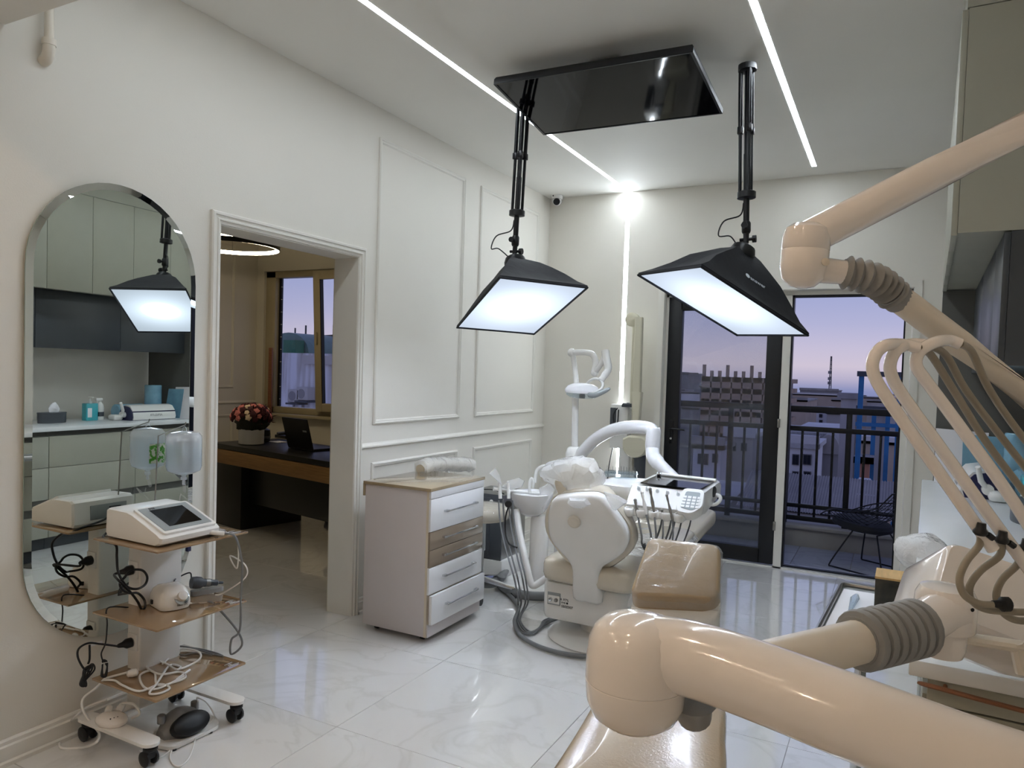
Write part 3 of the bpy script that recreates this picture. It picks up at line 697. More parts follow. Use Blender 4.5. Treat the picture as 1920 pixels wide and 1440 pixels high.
cord('handpiece_cord', 'thin black cord arching from the domed unit to the grey handpiece', [c1 + V((-.03, -.05, .05)), c1 + V((-.06, -.03, .085)), c1 + V((-.08, -.08, .07)), (c0.x - .04, c0.y + .05, ZM + .085), (c0.x - .07, c0.y + .06, ZM + .05)], .003, 'black_plastic', parent=t)
# ---- black power cords
xs = (cx0 + cx1) / 2
for z, lab in ((.655, 'black plug with coiled cord in the upper trolley socket'), (.36, 'black plug with tagged cord in the lower trolley socket')):
    t = thing('power_plug', lab, 'plug', (xs, cy0 - .008, z))
    MB().lathe([(.019, .0), (.02, .006), (.0195, .02), (.012, .032), (.008, .05), (.005, .055)], (xs, cy0 - .009, z), (-.15, -1, 0), 14).build('plug', 'black_plastic', t)
    if z > .5:
        A = V((xs - .006, cy0 - .06, z)); L = onz(250, 1120, ZM)
        g = lambda px, py, X=cx1 + .035: onx(px, py, X)
        MB().tube(spline([A, g(214, 1078, cx0 + .02), g(222, 1088), g(232, 1098), g(246, 1112), g(258, 1128), g(266, 1143), g(272, 1138, cx1 + .05), g(270, 1124), g(258, 1112), g(242, 1112), g(228, 1104), g(225, 1092), g(234, 1082), g(240, 1074), g(252, 1068), g(268, 1070), g(276, 1082), g(272, 1096), g(258, 1104, cx1 + .05), g(242, 1102), g(230, 1090), g(221, 1070), g(219, 1045), g(217, 1022, cx1), V((mx0 + .02, my0 - .01, ZT - .012)), V((mx0 - .018, my0 + .02, ZT + .01)), V((mx0 - .02, my0 + .12, ZT + .03)), V((mx0 - .015, my0 + .17, ZT + .06))], 6), .0048, 8).build('cord', 'black_plastic', t)
        cd = MB()
        for k in range(3): cd.tube(spline([(L.x - .08, L.y - .06, ZM + .003 + k * .004), (L.x + .0, L.y + .01 * k, ZM + .02), (L.x + .05, L.y + .08, ZM + .03), (c0.x - .07, c0.y, ZM + .03)], 5), .0026, 6)
        cd.build('thin_leads', 'black_plastic', t)
    else:
        A = V((xs - .008, cy0 - .062, z)); B_ = onx(170, 1250, xs - .03)
        g = lambda px, py: onx(px, py, xs - .01)
        MB().tube(spline([A, g(185, 1207), g(165, 1206), g(148, 1216), g(146, 1232), g(156, 1252), g(168, 1260)], 6), .004, 8).tube(spline([g(168, 1209), g(168, 1235), g(165, 1245)], 5), .004, 8).build('cord', 'black_plastic', t)
        MB().box(g(169, 1213) + V((-.001, 0, 0)), g(192, 1204) + V((.001, 0, 0)) + V((0, 0, .006))).build('paper_tag', 'paper', t)
        cc = MB()
        for k in range(5):
            a = -.25 + k * .12
            cc.tube(spline([g(166, 1250) + V((.004 * k, 0, 0)), g(174 - 3 * k, 1245) + V((.006 * k, 0, 0)), g(177 - 5 * k, 1256), g(160 - k, 1276), g(156 + k, 1287), g(150 + 3 * k, 1282), g(158, 1262)], 5, True), .0032, 6, closed=True)
        cc.build('cord_bundle', 'black_plastic', t)
t = thing('cord_bundle', 'small tied bundle of black cord hanging beside the trolley column', 'cable', (xs, cy0 - .04, .3))
g = lambda px, py: onx(px, py, xs + .01)
cc = MB()
for k in range(4):
    cc.tube(spline([g(193, 1238), g(200 - 2 * k, 1240), g(201, 1250), g(196 + k, 1268), g(190 + k, 1267), g(192, 1252)], 5, True), .003, 6, closed=True)
cc.build('loops', 'black_plastic', t)
MB().tube(spline([g(193, 1240), g(190, 1225), g(198, 1205), g(201, 1170), g(202, 1140), V((xs + .01, cy0 - .03, ZM + .0))], 6), .003, 6).build('lead', 'black_plastic', t)
MB().tube([g(190, 1244), g(203, 1241)], .0035, 6).build('tie', 'white_matte', t)
# ---- white cable heap on the lower shelf
z = ZL
g = lambda px, py, h=.006: onz(px, py, ZL + h)
t = thing('white_cable', 'tangled white cable heaped on the lower shelf and drooping off its left edge', 'cable', g(300, 1275))
pts = [g(356, 1256), g(330, 1275), g(345, 1268), g(300, 1290), g(272, 1290), g(262, 1268), g(278, 1258), g(290, 1262), g(296, 1285), g(330, 1278), g(348, 1270), g(338, 1260), g(300, 1264, .012), g(275, 1250), g(300, 1240), g(330, 1255, .012), g(338, 1250), g(318, 1248), g(295, 1280, .014), g(280, 1300), g(300, 1300), g(318, 1290), g(300, 1283), g(262, 1296), g(230, 1285), g(215, 1276), g(194, 1275, .004)]
MB().tube(spline(pts, 7), .0045, 8).build('heap', 'white_plastic', t)
E_ = g(194, 1275, .004)
lp = lambda px, py, X: onx(px, py, X)
MB().tube(spline([g(260, 1255), g(235, 1262), g(205, 1270), E_, lp(180, 1290, -2.72), lp(156, 1310, -2.73), lp(156, 1332, -2.72), lp(175, 1360, -2.7), lp(186, 1375, -2.62), lp(180, 1392, -2.55), onz(150, 1402, .006), onz(112, 1400, .006), onz(125, 1365, .006), lp(140, 1345, -2.77), lp(165, 1325, -2.78), lp(200, 1312, -2.74)], 7), .0048, 8).build('drooping_loop', 'white_plastic', t)
MB().lathe([(.006, -.02), (.013, -.015), (.017, 0), (.015, .016), (.006, .022)], g(248, 1262, .017), (.5, .8, .1), 12).build('plug', 'white_plastic', t)
MB().tube(spline([g(305, 1245), g(330, 1222), g(345, 1216, .02), g(372, 1222, .02), g(375, 1235, .01), g(350, 1250), g(330, 1256)], 7), .0042, 8).build('loose_end', 'white_plastic', t)
cord('grey_cable', 'thin grey cable loops lying across the back of the lower shelf', [g(320, 1224), g(325, 1214, .01), g(345, 1212, .012), g(385, 1222), g(405, 1228, .004), g(418, 1230, .003), g(404, 1224), g(370, 1216), g(345, 1215), g(328, 1222), g(345, 1228), g(365, 1224), g(400, 1227)], .0035, 'grey_hose')
# ---- multi-socket on the near foot
p = onz(210, 1356, .095)
t = thing('power_strip', 'white oval extension socket with plugged-in leads on trolley foot', 'extension socket', (p.x, p.y, .095))
MB().lathe([(.052, 0), (.056, .006), (.056, .014), (.05, .022), (.034, .030), (.01, .033)], (p.x - .01, p.y + .005, .095), n=22, sx=1.25, sy=.9, hint=(0, 1, 0)).build('housing', 'cream_plastic', t)
for k in range(3): MB().cyl((p.x + .02 + .004 * k, p.y - .02 + .012 * k, .121), (p.x + .02 + .004 * k, p.y - .02 + .012 * k, .1265), .0025, 8).build('indicator', 'black_plastic', t)
for k, (dx, dy) in enumerate(((-.04, .01), (-.02, .04))):
    MB().lathe([(.013, 0), (.015, .01), (.012, .026), (.005, .032)], (p.x + dx, p.y + dy, .122), (-.75 + .5 * k, .8, .55), 12).build('plug', 'white_plastic', t)
MB().tube(spline([(p.x - .015, p.y + .05, .15), (p.x + .02, p.y + .075, .145), (p.x + .045, p.y + .085, .11), (p.x + .03, p.y + .06, .098)], 6), .0055, 8).build('lead', 'white_plastic', t)
# ---- foot pedal
p = onz(335, 1384, .02); 
t = thing('foot_pedal', 'grey foot pedal with black oval plate on white tray under trolley', 'pedal', (p.x, p.y, 0))
q = [onz(x, y, .012) for x, y in ((283, 1398), (322, 1405), (412, 1362), (406, 1345), (360, 1340), (288, 1372))]
MB().prism([V((v.x, v.y, .004)) for v in roundpoly(q, .03)], (0, 0, .014)).build('tray', 'white_plastic', t)
for v in (q[0], q[1], q[2], q[4]): 
    w = V((p.x, p.y, 0)) + (V((v.x, v.y, 0)) - V((p.x, p.y, 0))) * .75
    MB().cyl((w.x, w.y, 0), (w.x, w.y, .006), .012, 10).build('rubber_foot', 'black_plastic', t)
a = onz(300, 1385, .018); b_ = onz(378, 1350, .018); ax = (b_ - a).normalized(); pr_ = V((-ax.y, ax.x, 0)); L = (b_ - a).length
rings = []
N = 14
for s in range(11):
    u = s / 10; w = math.sin(math.pi * min(max(u, .04), .96)) ** .5
    c = a + ax * (L * u)
    rings.append([c + pr_ * (.075 * w * math.cos(math.pi * k / N)) * 1.0 + V((0, 0, .0 + .088 * w * math.sin(math.pi * k / N) ** .8)) for k in range(N + 1)])
MB().loft(rings).build('dome', 'grey_plastic', t)
# black plate on the side toward the room
sd = pr_ if pr_.dot(V((1, -.6, 0))) > 0 else -pr_
rings = []
pc = (a + b_) / 2 + sd * .062 + V((0, 0, .042)); un = (sd + V((0, 0, .75))).normalized(); up = un.cross(ax).normalized()
if up.z < 0: up = -up
for s, h in ((1, -.02), (1, 0), (.96, .008), (.8, .014), (.4, .017)):
    rings.append([pc + ax * (math.cos(2 * math.pi * k / 24) * L * .44 * s) + up * (math.sin(2 * math.pi * k / 24) * .046 * s) + un * h for k in range(24)])
MB().loft(rings).build('pedal_plate', 'black_plastic', t)
for u in (.1, .9): MB().lathe([(.016, 0), (.016, .03), (.01, .034)], a + ax * (L * u) - sd * .02 + V((0, 0, .05)), n=12).build('button', 'grey_plastic', t)
MB().tube(spline([onz(375, 1372, .02), onz(362, 1372, .03), onz(352, 1378, .012), onz(325, 1402, .004), onz(320, 1425, .004), onz(335, 1437, .004), onz(355, 1420, .004), onz(366, 1385, .01), onz(360, 1370, .025)], 8), .0032, 8).build('pedal_cable', 'white_plastic', t)
MB().tube(spline([onz(325, 1402, .004), onz(300, 1420, .004), onz(280, 1417, .004), onz(262, 1408, .004)], 6), .0032, 8).build('pedal_lead', 'white_plastic', t)
MB().tube(spline([a + ax * L * .9 + V((0, 0, .085)), onz(370, 1308, .1), onz(388, 1318, .08), onz(402, 1345, .02), onz(385, 1360, .02)], 6), .003, 8).build('upper_cable', 'white_plastic', t)
# ------------------------------------------------------------------ far dental chair (seen from behind)
c0 = V((-1.42, 3.95, 0))
t = thing('dental_chair', 'white and beige dental chair seen from behind, headrest bagged in plastic', 'dental chair', c0)
MB().lathe([(.31, 0), (.315, .008), (.30, .022), (.26, .034), (.16, .042), (.13, .05), (.13, .13)], c0, n=40).build('base_plate', 'white_plastic', t)
MB().rbox((-1.71, 3.72, .115), (-1.22, 4.35, .335), .06, 2, .03, 5).build('base_housing', 'white_plastic', t)
# control plate and print on the housing
pl = V((-1.63, 3.7195, .245)); X = V((1, 0, 0)); Z = V((0, 0, 1))
MB().box((-1.667, 3.716, .205), (-1.589, 3.721, .275), .0015).build('control_plate', 'grey_face', t)
MB().box((-1.663, 3.7145, .212), (-1.593, 3.717, .258), .0015).build('plate_face', 'white_plastic', t)
for i, x in enumerate((-1.645, -1.612)): MB().lathe([(.011, 0), (.012, .006), (.008, .016), (.004, .017)], (x, 3.7145, .236), (0, -1, 0), 12).build('knob', 'chrome' if i == 0 else 'steel', t)
text('A 97%', .02, basis((-1.565, 3.718, .243), X, Z), 'ink', t); text('FMB \u25a0', .014, basis((-1.562, 3.718, .226), X, Z), 'ink', t); text('SBEE007', .02, basis((-1.547, 3.718, .206), X, Z), 'ink', t)
# seat + leg rest
def slabc(pts, nrm, th, name, m, par, rad=.06, rnd=.02):
    o = roundpoly(pts, rad, 4)
    return MB().puff(o, nrm, [(.93, 0), (.985, rnd * .4), (1, rnd), (1, th - rnd), (.985, th - rnd * .4), (.93, th)]).build(name, m, par, angle=60)
slabc([(-1.70, 3.66, .345), (-1.16, 3.63, .345), (-1.10, 4.25, .33), (-1.12, 4.9, .36), (-1.60, 4.9, .36), (-1.70, 4.3, .33)], (0, 0, 1), .13, 'seat', 'beige_seat', t, .09, .04)
slabc([(-1.13, 4.86, .36), (-1.10, 5.45, .44), (-1.56, 5.45, .44), (-1.58, 4.86, .36)], (0, -.1, 1), .10, 'leg_rest', 'beige_seat', t, .07, .03)
MB().rbox((-1.63, 3.75, .32), (-1.2, 4.8, .352), .05, 2, .01, 4).build('seat_shell', 'white_plastic', t)
wr = MB(); N = 14
vs = []
for i in range(N + 1):
    for j in range(N + 1):
        u, w = i / N, j / N; x = -1.62 + .52 * u; y = 4.0 + .85 * w
        vs.append(V((x, y, .478 + .012 * noise.noise(V((x * 14, y * 9, 0))) - .05 * max(0, abs(u - .5) - .42) * 10)))
MB().add(vs, [(i * (N + 1) + j, (i + 1) * (N + 1) + j, (i + 1) * (N + 1) + j + 1, i * (N + 1) + j + 1) for i in range(N) for j in range(N)]).build('seat_cover', 'wrap', t)
# backrest: outline traced on the reclined back plane
P0 = V((-1.4, 3.66, .42)); N_ = V((.06, -math.cos(math.radians(17)), -math.sin(math.radians(17)))).normalized()
ol = [(1036, 938), (1060, 929), (1100, 926), (1128, 930), (1148, 953), (1170, 983), (1179, 1008), (1172, 1032), (1150, 1050), (1131, 1062), (1126, 1080), (1129, 1130), (1100, 1128), (1076, 1120), (1075, 1070), (1066, 1048), (1048, 1028), (1033, 1008), (1028, 975)]
o = [onp(x, y, P0, N_) for x, y in ol]; o = spline(o, 3, True)
MB().puff(o, N_, [(1.0, -.03), (1.0, .0), (.985, .012), (.93, .022), (.8, .03), (.5, .034)]).build('backrest_shell', 'white_plastic', t, angle=50)
ol = [(1030, 945), (1044, 925), (1095, 918), (1135, 922), (1158, 950), (1182, 983), (1191, 1008), (1188, 1030), (1160, 1056), (1130, 1068), (1075, 1062), (1042, 1030), (1024, 1000), (1021, 970)]
o = [onp(x, y, P0 - N_ * .035, N_) for x, y in ol]; o = spline(o, 3, True)
MB().puff(o, -N_, [(.97, -.004), (1, .008), (1, .06), (.96, .08), (.85, .09)]).build('backrest_cushion', 'beige_seat', t, angle=50)
kc = onp(1081, 972, P0, N_) + N_ * .03
MB().lathe([(.034, 0), (.036, .006), (.034, .016), (.026, .022), (.024, .022)], kc, N_, 24).build('adjust_knob', 'cream_dull', t)
# headrest, bracket and its plastic bag
hc = at(1085, 900, 3.93); hn = N_
MB().lathe([(.02, -.03), (.022, .0), (.02, .05)], hc + V((0, -.02, -.09)), (0, .1, 1), 12).build('headrest_bracket', 'steel', t)
o = [hc + R_ * (.115 * math.cos(a) * (1.0 if math.sin(a) < 0 else 1.05)) + V((0, .25, .97)).normalized() * (.10 * math.sin(a)) for a in [2 * math.pi * k / 20 for k in range(20)]]
MB().puff(o, N_, [(.8, -.05), (.96, -.035), (1, -.01), (1, .02), (.95, .04), (.7, .052)]).build('headrest', 'beige_seat', t)
MB().lathe([(.03, 0), (.032, .01), (.024, .016)], hc + N_ * .05 + V((-.03, 0, -.03)), N_, 16).build('headrest_knob', 'white_plastic', t)
bag = [(1016, 878), (1035, 868), (1062, 860), (1088, 858), (1112, 866), (1128, 888), (1130, 905), (1118, 924), (1100, 935), (1084, 940), (1068, 934), (1044, 910), (1026, 896)]
o = spline([onp(x, y, hc, N_) for x, y in bag], 3, True)
b = MB().puff(o, N_, [(.55, -.075), (.85, -.06), (.98, -.03), (1.04, 0), (1.0, .03), (.9, .06), (.65, .078), (.2, .085)]).jitter(.018, 26)
b.build('headrest_bag', 'wrap', t, angle=20)
# tied tails of the bag
tl = [(1068, 934), (1100, 936), (1108, 945), (1092, 952), (1076, 950), (1064, 944)]
MB().puff([onp(x, y, P0 + N_ * .04, N_) for x, y in tl], N_, [(.9, -.01), (1, 0), (.8, .015)]).jitter(.008, 30).build('bag_knot', 'wrap', t)
tl = [(1132, 924), (1160, 932), (1176, 942), (1154, 958), (1146, 952)]
MB().puff([onp(x, y, P0 + N_ * .02, N_) for x, y in tl], N_, [(1, -.012), (1.03, 0), (.8, .012)]).jitter(.006, 30).build('backrest_wrap', 'wrap', t)

# ------------------------------------------------------------------ cuspidor column
u0 = V((-1.87, 4.66, 0))
t = thing('cuspidor_unit', 'white cuspidor column with rinse bowl left of the far dental chair', 'cuspidor', u0)
MB().rbox((-1.99, 4.47, 0), (-1.74, 4.86, .80), .06, 2, .02, 5).build('column', 'white_plastic', t)
bc = at(997, 936, 4.5)
MB().lathe([(.045, -.10), (.07, -.085), (.11, -.035), (.128, .015), (.131, .04), (.124, .044), (.116, .025), (.085, -.025), (.035, -.055), (.005, -.06)], bc, n=28).build('bowl', 'white_lac', t)
MB().lathe([(.06, -.5), (.055, -.12), (.045, -.10)], bc + V((.04, .04, 0)), n=18).build('bowl_post', 'white_plastic', t)
MB().tube(spline([at(1003, 905, 4.55), at(1004, 893, 4.55), at(1008, 880, 4.55), at(1020, 874, 4.52), at(1034, 878, 4.5)], 5), .011, 10).build('cup_filler', 'white_plastic', t)
MB().tube(spline([at(993, 925, 4.5), at(993, 906, 4.5), at(997, 897, 4.5), at(1000, 905, 4.5), at(999, 915, 4.5)], 5), .009, 10).build('bowl_rinse_spout', 'white_plastic', t)
wr = MB().puff([at(x, y, 4.42) for x, y in ((1012, 915), (1030, 905), (1040, 918), (1028, 940), (1018, 960), (1014, 940))], F_, [(1, -.01), (1, .01), (.7, .03)]).jitter(.008, 30)
wr.build('bowl_wrap', 'wrap', t)
MB().tube(spline([at(968, 955, 4.45), at(974, 1000, 4.4), at(984, 1045, 4.35), at(993, 1085, 4.33), at(1000, 1098, 4.32), at(1015, 1090, 4.32), at(1032, 1078, 4.3)], 6), .021, 12).build('drain_hose', 'white_plastic', t)
# assistant arm with suction holders
MB().tube(spline([at(1010, 925, 4.6), at(975, 922, 4.5), at(945, 919, 4.42), at(925, 916, 4.4)], 5), [.016] * 15 + [.02], 10, flat=.7).build('assistant_arm', 'white_plastic', t)
MB().puff([at(x, y, 4.4) for x, y in ((940, 912), (955, 900), (974, 895), (984, 902), (978, 912), (958, 918))], F_, [(.9, -.02), (1, 0), (.8, .03)]).jitter(.01, 25).build('arm_wrap', 'wrap', t)
MB().puff([at(x, y, 4.38) for x, y in ((918, 887), (928, 877), (938, 892), (941, 908), (934, 905))], F_, [(.9, -.012), (1, 0), (.8, .012)]).jitter(.008, 30).build('tip_wrap', 'wrap', t)
for x, y0, y1 in ((937, 897, 935), (953, 898, 935)):
    MB().cyl(at(x, y0 + 8, 4.39), at(x + 1, y1, 4.38), .011, 10).cyl(at(x, y0 + 4, 4.39), at(x, y0 + 9, 4.39), .008, 8).build('suction_handle', 'white_plastic', t)
MB().lathe([(.02, -.008), (.022, 0), (.02, .008)], at(953, 945, 4.36), F_, 14).build('syringe_clip', 'black_plastic', t)

# ------------------------------------------------------------------ operating lamp on its pole
pz = V((-1.905, 4.53, 0))
t = thing('dental_lamp', 'white operating lamp with oval head on folded arms above far chair', 'dental lamp', V((pz.x, pz.y, .80)))
jt = at(1077, 850, 4.93)
px_ = lambda x, y, d=4.93: at(x, y, d)
MB().lathe([(.05, -.10), (.058, -.05), (.06, 0), (.048, .035), (.034, .045)], jt, n=22).tube([jt + V((0, 0, .04)), px_(1079, 740)], .022, 16).cyl((jt.x, jt.y, .79), jt, .03, 14).build('pole', 'white_plastic', t)
MB().tube(spline([px_(1079, 740), px_(1080, 715, 5.0), px_(1078, 690, 5.05), px_(1074, 664, 5.05)], 5), .018, 14).ball(px_(1072, 661, 5.05), .03).build('upper_post', 'white_plastic', t)
MB().tube(spline([px_(1075, 661, 5.04), px_(1100, 661, 5.0), px_(1112, 666, 4.98), px_(1117, 680, 4.97), px_(1114, 697, 4.96)], 6), .021, 14).ball(px_(1115, 699, 4.95), .026).build('swing_arm', 'white_plastic', t)
MB().tube(spline([px_(1115, 699, 4.95), px_(1127, 682, 4.9), px_(1134, 664, 4.88)], 4), .018, 12).build('link_arm', 'white_plastic', t)
MB().tube(spline([px_(1135, 658, 4.86), px_(1137, 672, 4.84), px_(1140, 692, 4.82), px_(1132, 706, 4.81), px_(1126, 714, 4.80)], 5), [.026] * 10 + [.024] * 5 + [.021] * 6, 14).build('yoke_arm', 'white_plastic', t)
MB().tube(spline([px_(1126, 712, 4.80), px_(1130, 720, 4.78), px_(1128, 728, 4.76), px_(1118, 735, 4.74), px_(1110, 738, 4.73)], 5), .009, 10).tube(spline([px_(1126, 712, 4.80), px_(1115, 710, 4.82), px_(1106, 714, 4.86), px_(1100, 720, 4.88)], 5), .009, 10).build('yoke', 'white_plastic', t)
hc = px_(1092, 733, 4.8); hx = (R_ * 1 + V((0, 0, -.06))).normalized()
rings = []
for s, h in ((.3, .052), (.6, .045), (.85, .03), (.98, .01), (1.0, -.006), (.96, -.016)):
    rings.append([hc + hx * (.115 * s * math.cos(2 * math.pi * k / 26)) + V((-F_.x, -F_.y, 0)) * (.075 * s * math.sin(2 * math.pi * k / 26)) + V((0, 0, h)) for k in range(26)])
MB().loft(rings).build('lamp_head', 'white_lac', t)
rings = []
for s, h in ((.95, -.012), (.9, -.03), (.7, -.045), (.3, -.05)):
    rings.append([hc + hx * (.115 * s * math.cos(2 * math.pi * k / 26)) + V((-F_.x, -F_.y, 0)) * (.075 * s * math.sin(2 * math.pi * k / 26)) + V((0, 0, h)) for k in range(26)])
MB().loft(rings).build('reflector', 'acrylic', t)
MB().lathe([(.018, -.02), (.022, 0), (.016, .012)], hc + V((0, 0, -.03)), n=12).build('bulb_guard', 'grey_plastic', t)
MB().tube(spline([px_(1104, 740, 4.72), px_(1115, 741, 4.68), px_(1132, 734, 4.66), px_(1144, 728, 4.65)], 5), [.014, .017, .018, .018, .018, .018, .018, .017, .017, .016, .016, .015, .014, .012, .010, .007], 12).build('grip_handle', 'grey_face', t)

# ------------------------------------------------------------------ delivery unit of the far chair
t = thing('dental_delivery_unit', 'white delivery unit with handpieces on curved arm beside far chair', 'dental unit', V((-1.02, 3.9, .80)))
P = lambda x, y, d: at(x, y, d)
arm = spline([P(1082, 858, 4.9), P(1092, 848, 4.88), P(1116, 824, 4.78), P(1150, 806, 4.62), P(1188, 801, 4.46), P(1216, 803, 4.36), P(1225, 812, 4.33)], 6)
MB().tube(arm, .040, 16).build('curved_arm', 'white_lac', t)
MB().lathe([(.036, .045), (.043, .03), (.044, -.06), (.040, -.085), (.034, -.09)], P(1225, 815, 4.33), (0.04, 0, 1), 18).build('arm_elbow', 'white_lac', t)
MB().tube(spline([P(1223, 842, 4.33), P(1226, 858, 4.3), P(1240, 874, 4.26), P(1268, 902, 4.2)], 6), [.040] * 7 + [.043] * 4 + [.037] * 8, 16).build('lower_arm', 'white_lac', t)
# head
prof = [(3.735, .918), (4.14, .930), (4.19, .905), (4.17, .85), (3.78, .795), (3.66, .80), (3.645, .83)]
rings = []
for x, s in ((-1.215, .9), (-1.205, .985), (-1.19, 1), (-.86, 1), (-.842, .985), (-.83, .9)):
    rings.append([V((x, 3.92 + (y - 3.92) * s, .865 + (z - .865) * s)) for y, z in prof])
MB().loft(rings).build('head', 'white_plastic', t, angle=30)
o = roundpoly([(-1.44, 3.74, .862), (-1.19, 3.71, .862), (-1.19, 4.12, .862), (-1.42, 4.08, .862)], .07, 5)
MB().puff(o, (0, 0, 1), [(.93, -.03), (1, -.005), (1, .03), (.985, .042), (.9, .036)]).build('side_tray', 'white_plastic', t)
zt = .9255
q = [onz(x, y, zt + .004) for x, y in ((1201, 906), (1311, 919), (1343, 902), (1236, 890))]
MB().prism(q, (0, 0, .004)).build('glass_top', 'screen_black', t)
b = MB(); b.tube([onz(1237, 889, .94), onz(1343, 901, .94)], .010, 10); b.build('rear_rail', 'white_plastic', t)
MB().lathe([(.012, -.01), (.014, 0), (.008, .012)], onz(1236, 889, .945), (1, 0, 0), 10).build('rail_knob', 'chrome', t)
# front slope plane: through (y .918) and (3.645,.83)
sp0 = V((-1, 3.69, .874)); sn = V((0, -.088, .09)).normalized(); sn = V((0, -.7, .714)).normalized()
for x, y in ((1198, 917), (1214, 919), (1233, 922), (1252, 925), (1272, 928)):
    MB().lathe([(.009, -.002), (.0095, .006), (.006, .012), (.005, .024), (.003, .025)], onp(x, y, sp0, sn), sn, 12).build('regulator_knob', 'chrome', t)
# handpiece holder strip
hb = MB()
for k in range(5):
    x = -1.185 + .065 * k
    hb.lathe([(.024, 0), (.028, .006), (.028, .034), (.024, .04), (.017, .04), (.015, .03)], (x, 3.642 - .0 * k, .775), (0, -.25, 1), 14)
hb.box((-1.215, 3.63, .775), (-.895, 3.70, .81), .01)
hb.build('handpiece_holder', 'white_plastic', t)
# touch pad
o = roundpoly([onp(x, y, V((-1, 3.655, .85)), sn) for x, y in ((1283, 918), (1322, 922), (1318, 955), (1296, 968), (1270, 962), (1268, 952))], .025, 4)
MB().puff(o, sn, [(.9, -.05), (1, -.02), (1, .012), (.97, .018)]).build('touch_pad_housing', 'white_plastic', t)
o = roundpoly([onp(x, y, V((-1, 3.655, .85)) + sn * .019, sn) for x, y in ((1287, 921), (1314, 924), (1307, 953), (1296, 957), (1275, 951))], .012, 4)
tp = MB().puff(o, sn, [(1, -.002), (1, .001)]).build('touch_pad', 'grey_face', t)
b = MB(); ux = V((1, 0, 0)); uy = sn.cross(ux); pc = sum(o, V()) / len(o)
for i in range(4):
    for j in range(4): b.puff(rect3(pc + ux * (-.036 + .024 * i) + uy * (-.03 + .019 * j) + sn * .0015, ux, uy, .018, .013), sn, [(1, -.001), (1, .0012)])
b.build('pad_button', 'white_plastic', tp)
MB().tube(spline([at(1324, 936, 3.98), at(1338, 928, 3.95), at(1349, 930, 3.93), at(1350, 938, 3.92), at(1340, 946, 3.92), at(1324, 945, 3.95)], 5), .010, 10).build('grab_handle', 'white_plastic', t)
MB().lathe([(.030, -.002), (.030, .004), (.024, .006)], V((-.83, 3.97, .89)), (1, -.2, 0), 16).build('side_cap', 'black_plastic', t)
# handpieces with hoses
hps = [((1191, 938), (1196, 968), (1203, 1005), (1204, 1020), .009, 'steel'), ((1204, 924), (1212, 965), (1220, 1000), (1222, 1022), .009, 'white_matte'), ((1219, 917), (1226, 958), (1230, 1000), (1230, 1020), .0085, 'steel'), ((1241, 957), (1243, 970), (1243, 1000), (1243, 1020), .008, 'steel'), ((1250, 929), (1261, 975), (1262, 1000), (1262, 1015), .007, 'steel')]
for i, (a, b_, m1, m2, r, m) in enumerate(hps):
    A, B = onp(a[0], a[1], V((-1, 3.635, .85)), V((0, -1, .15))), onp(b_[0], b_[1], V((-1, 3.625, .79)), V((0, -1, .1)))
    h = MB().tube([A, A.lerp(B, .15), A.lerp(B, .3), A.lerp(B, .6), B], [r * .8, r * .9, r * .6, r * 1.1, r * .8], 10).ball(A, r * 1.05, n=8, m=5).build('handpiece', m, t)
    C1, C2 = ony(m1[0], m1[1], 3.60), ony(m2[0], m2[1], 3.64)
    MB().tube(spline([B, C1, C2, C2 + V((.01, .1, -.06)), C2 + V((.02, .25, .04)), C2 + V((.02, .30, .15))], 5), r * .62, 8).build('hose', 'grey_hose', h)
p = ony(1206, 1020, 3.62)
b = MB()
for k in range(7): b.lathe([(.010, 0), (.013, .003), (.010, .006)], p + V((.004 * k, 0, -.006 * k)), (.5, 0, -.8), 10)
b.build('hose_spring', 'dark_grey', t)
# ---- bur stand
p0 = onz(1164, 894, .905)
t = thing('bur_stand', 'clear acrylic block of dental burs on the delivery unit side tray', 'bur stand', (p0.x, p0.y, .905))
w = (onz(1196, 896, .905) - onz(1136, 893, .905)).length; dx = (onz(1196, 896, .905) - onz(1136, 893, .905)).normalized(); dy = V((-dx.y, dx.x, 0))
MB().prism([p0 + dx * a + dy * b_ for a, b_ in ((-w / 2, -.03), (w / 2, -.03), (w / 2, .03), (-w / 2, .03))], (0, 0, .034)).build('block', 'acrylic', t)
MB().prism([p0 + dx * a + dy * b_ + V((0, 0, .02)) for a, b_ in ((-w / 2 - .004, -.035), (w / 2 + .004, -.035), (w / 2 + .004, .035), (-w / 2 - .004, .035))], (0, 0, .004)).build('rack', 'acrylic', t)
for r_ in range(3):
    for k in range(11):
        q = p0 + dx * (-w / 2 + .012 + (w - .024) * k / 10) + dy * (-.02 + .02 * r_)
        MB().cyl(q + V((0, 0, .012)), q + V((0, 0, .05 + .012 * random.random())), .0014, 5).build('bur', 'steel', t)

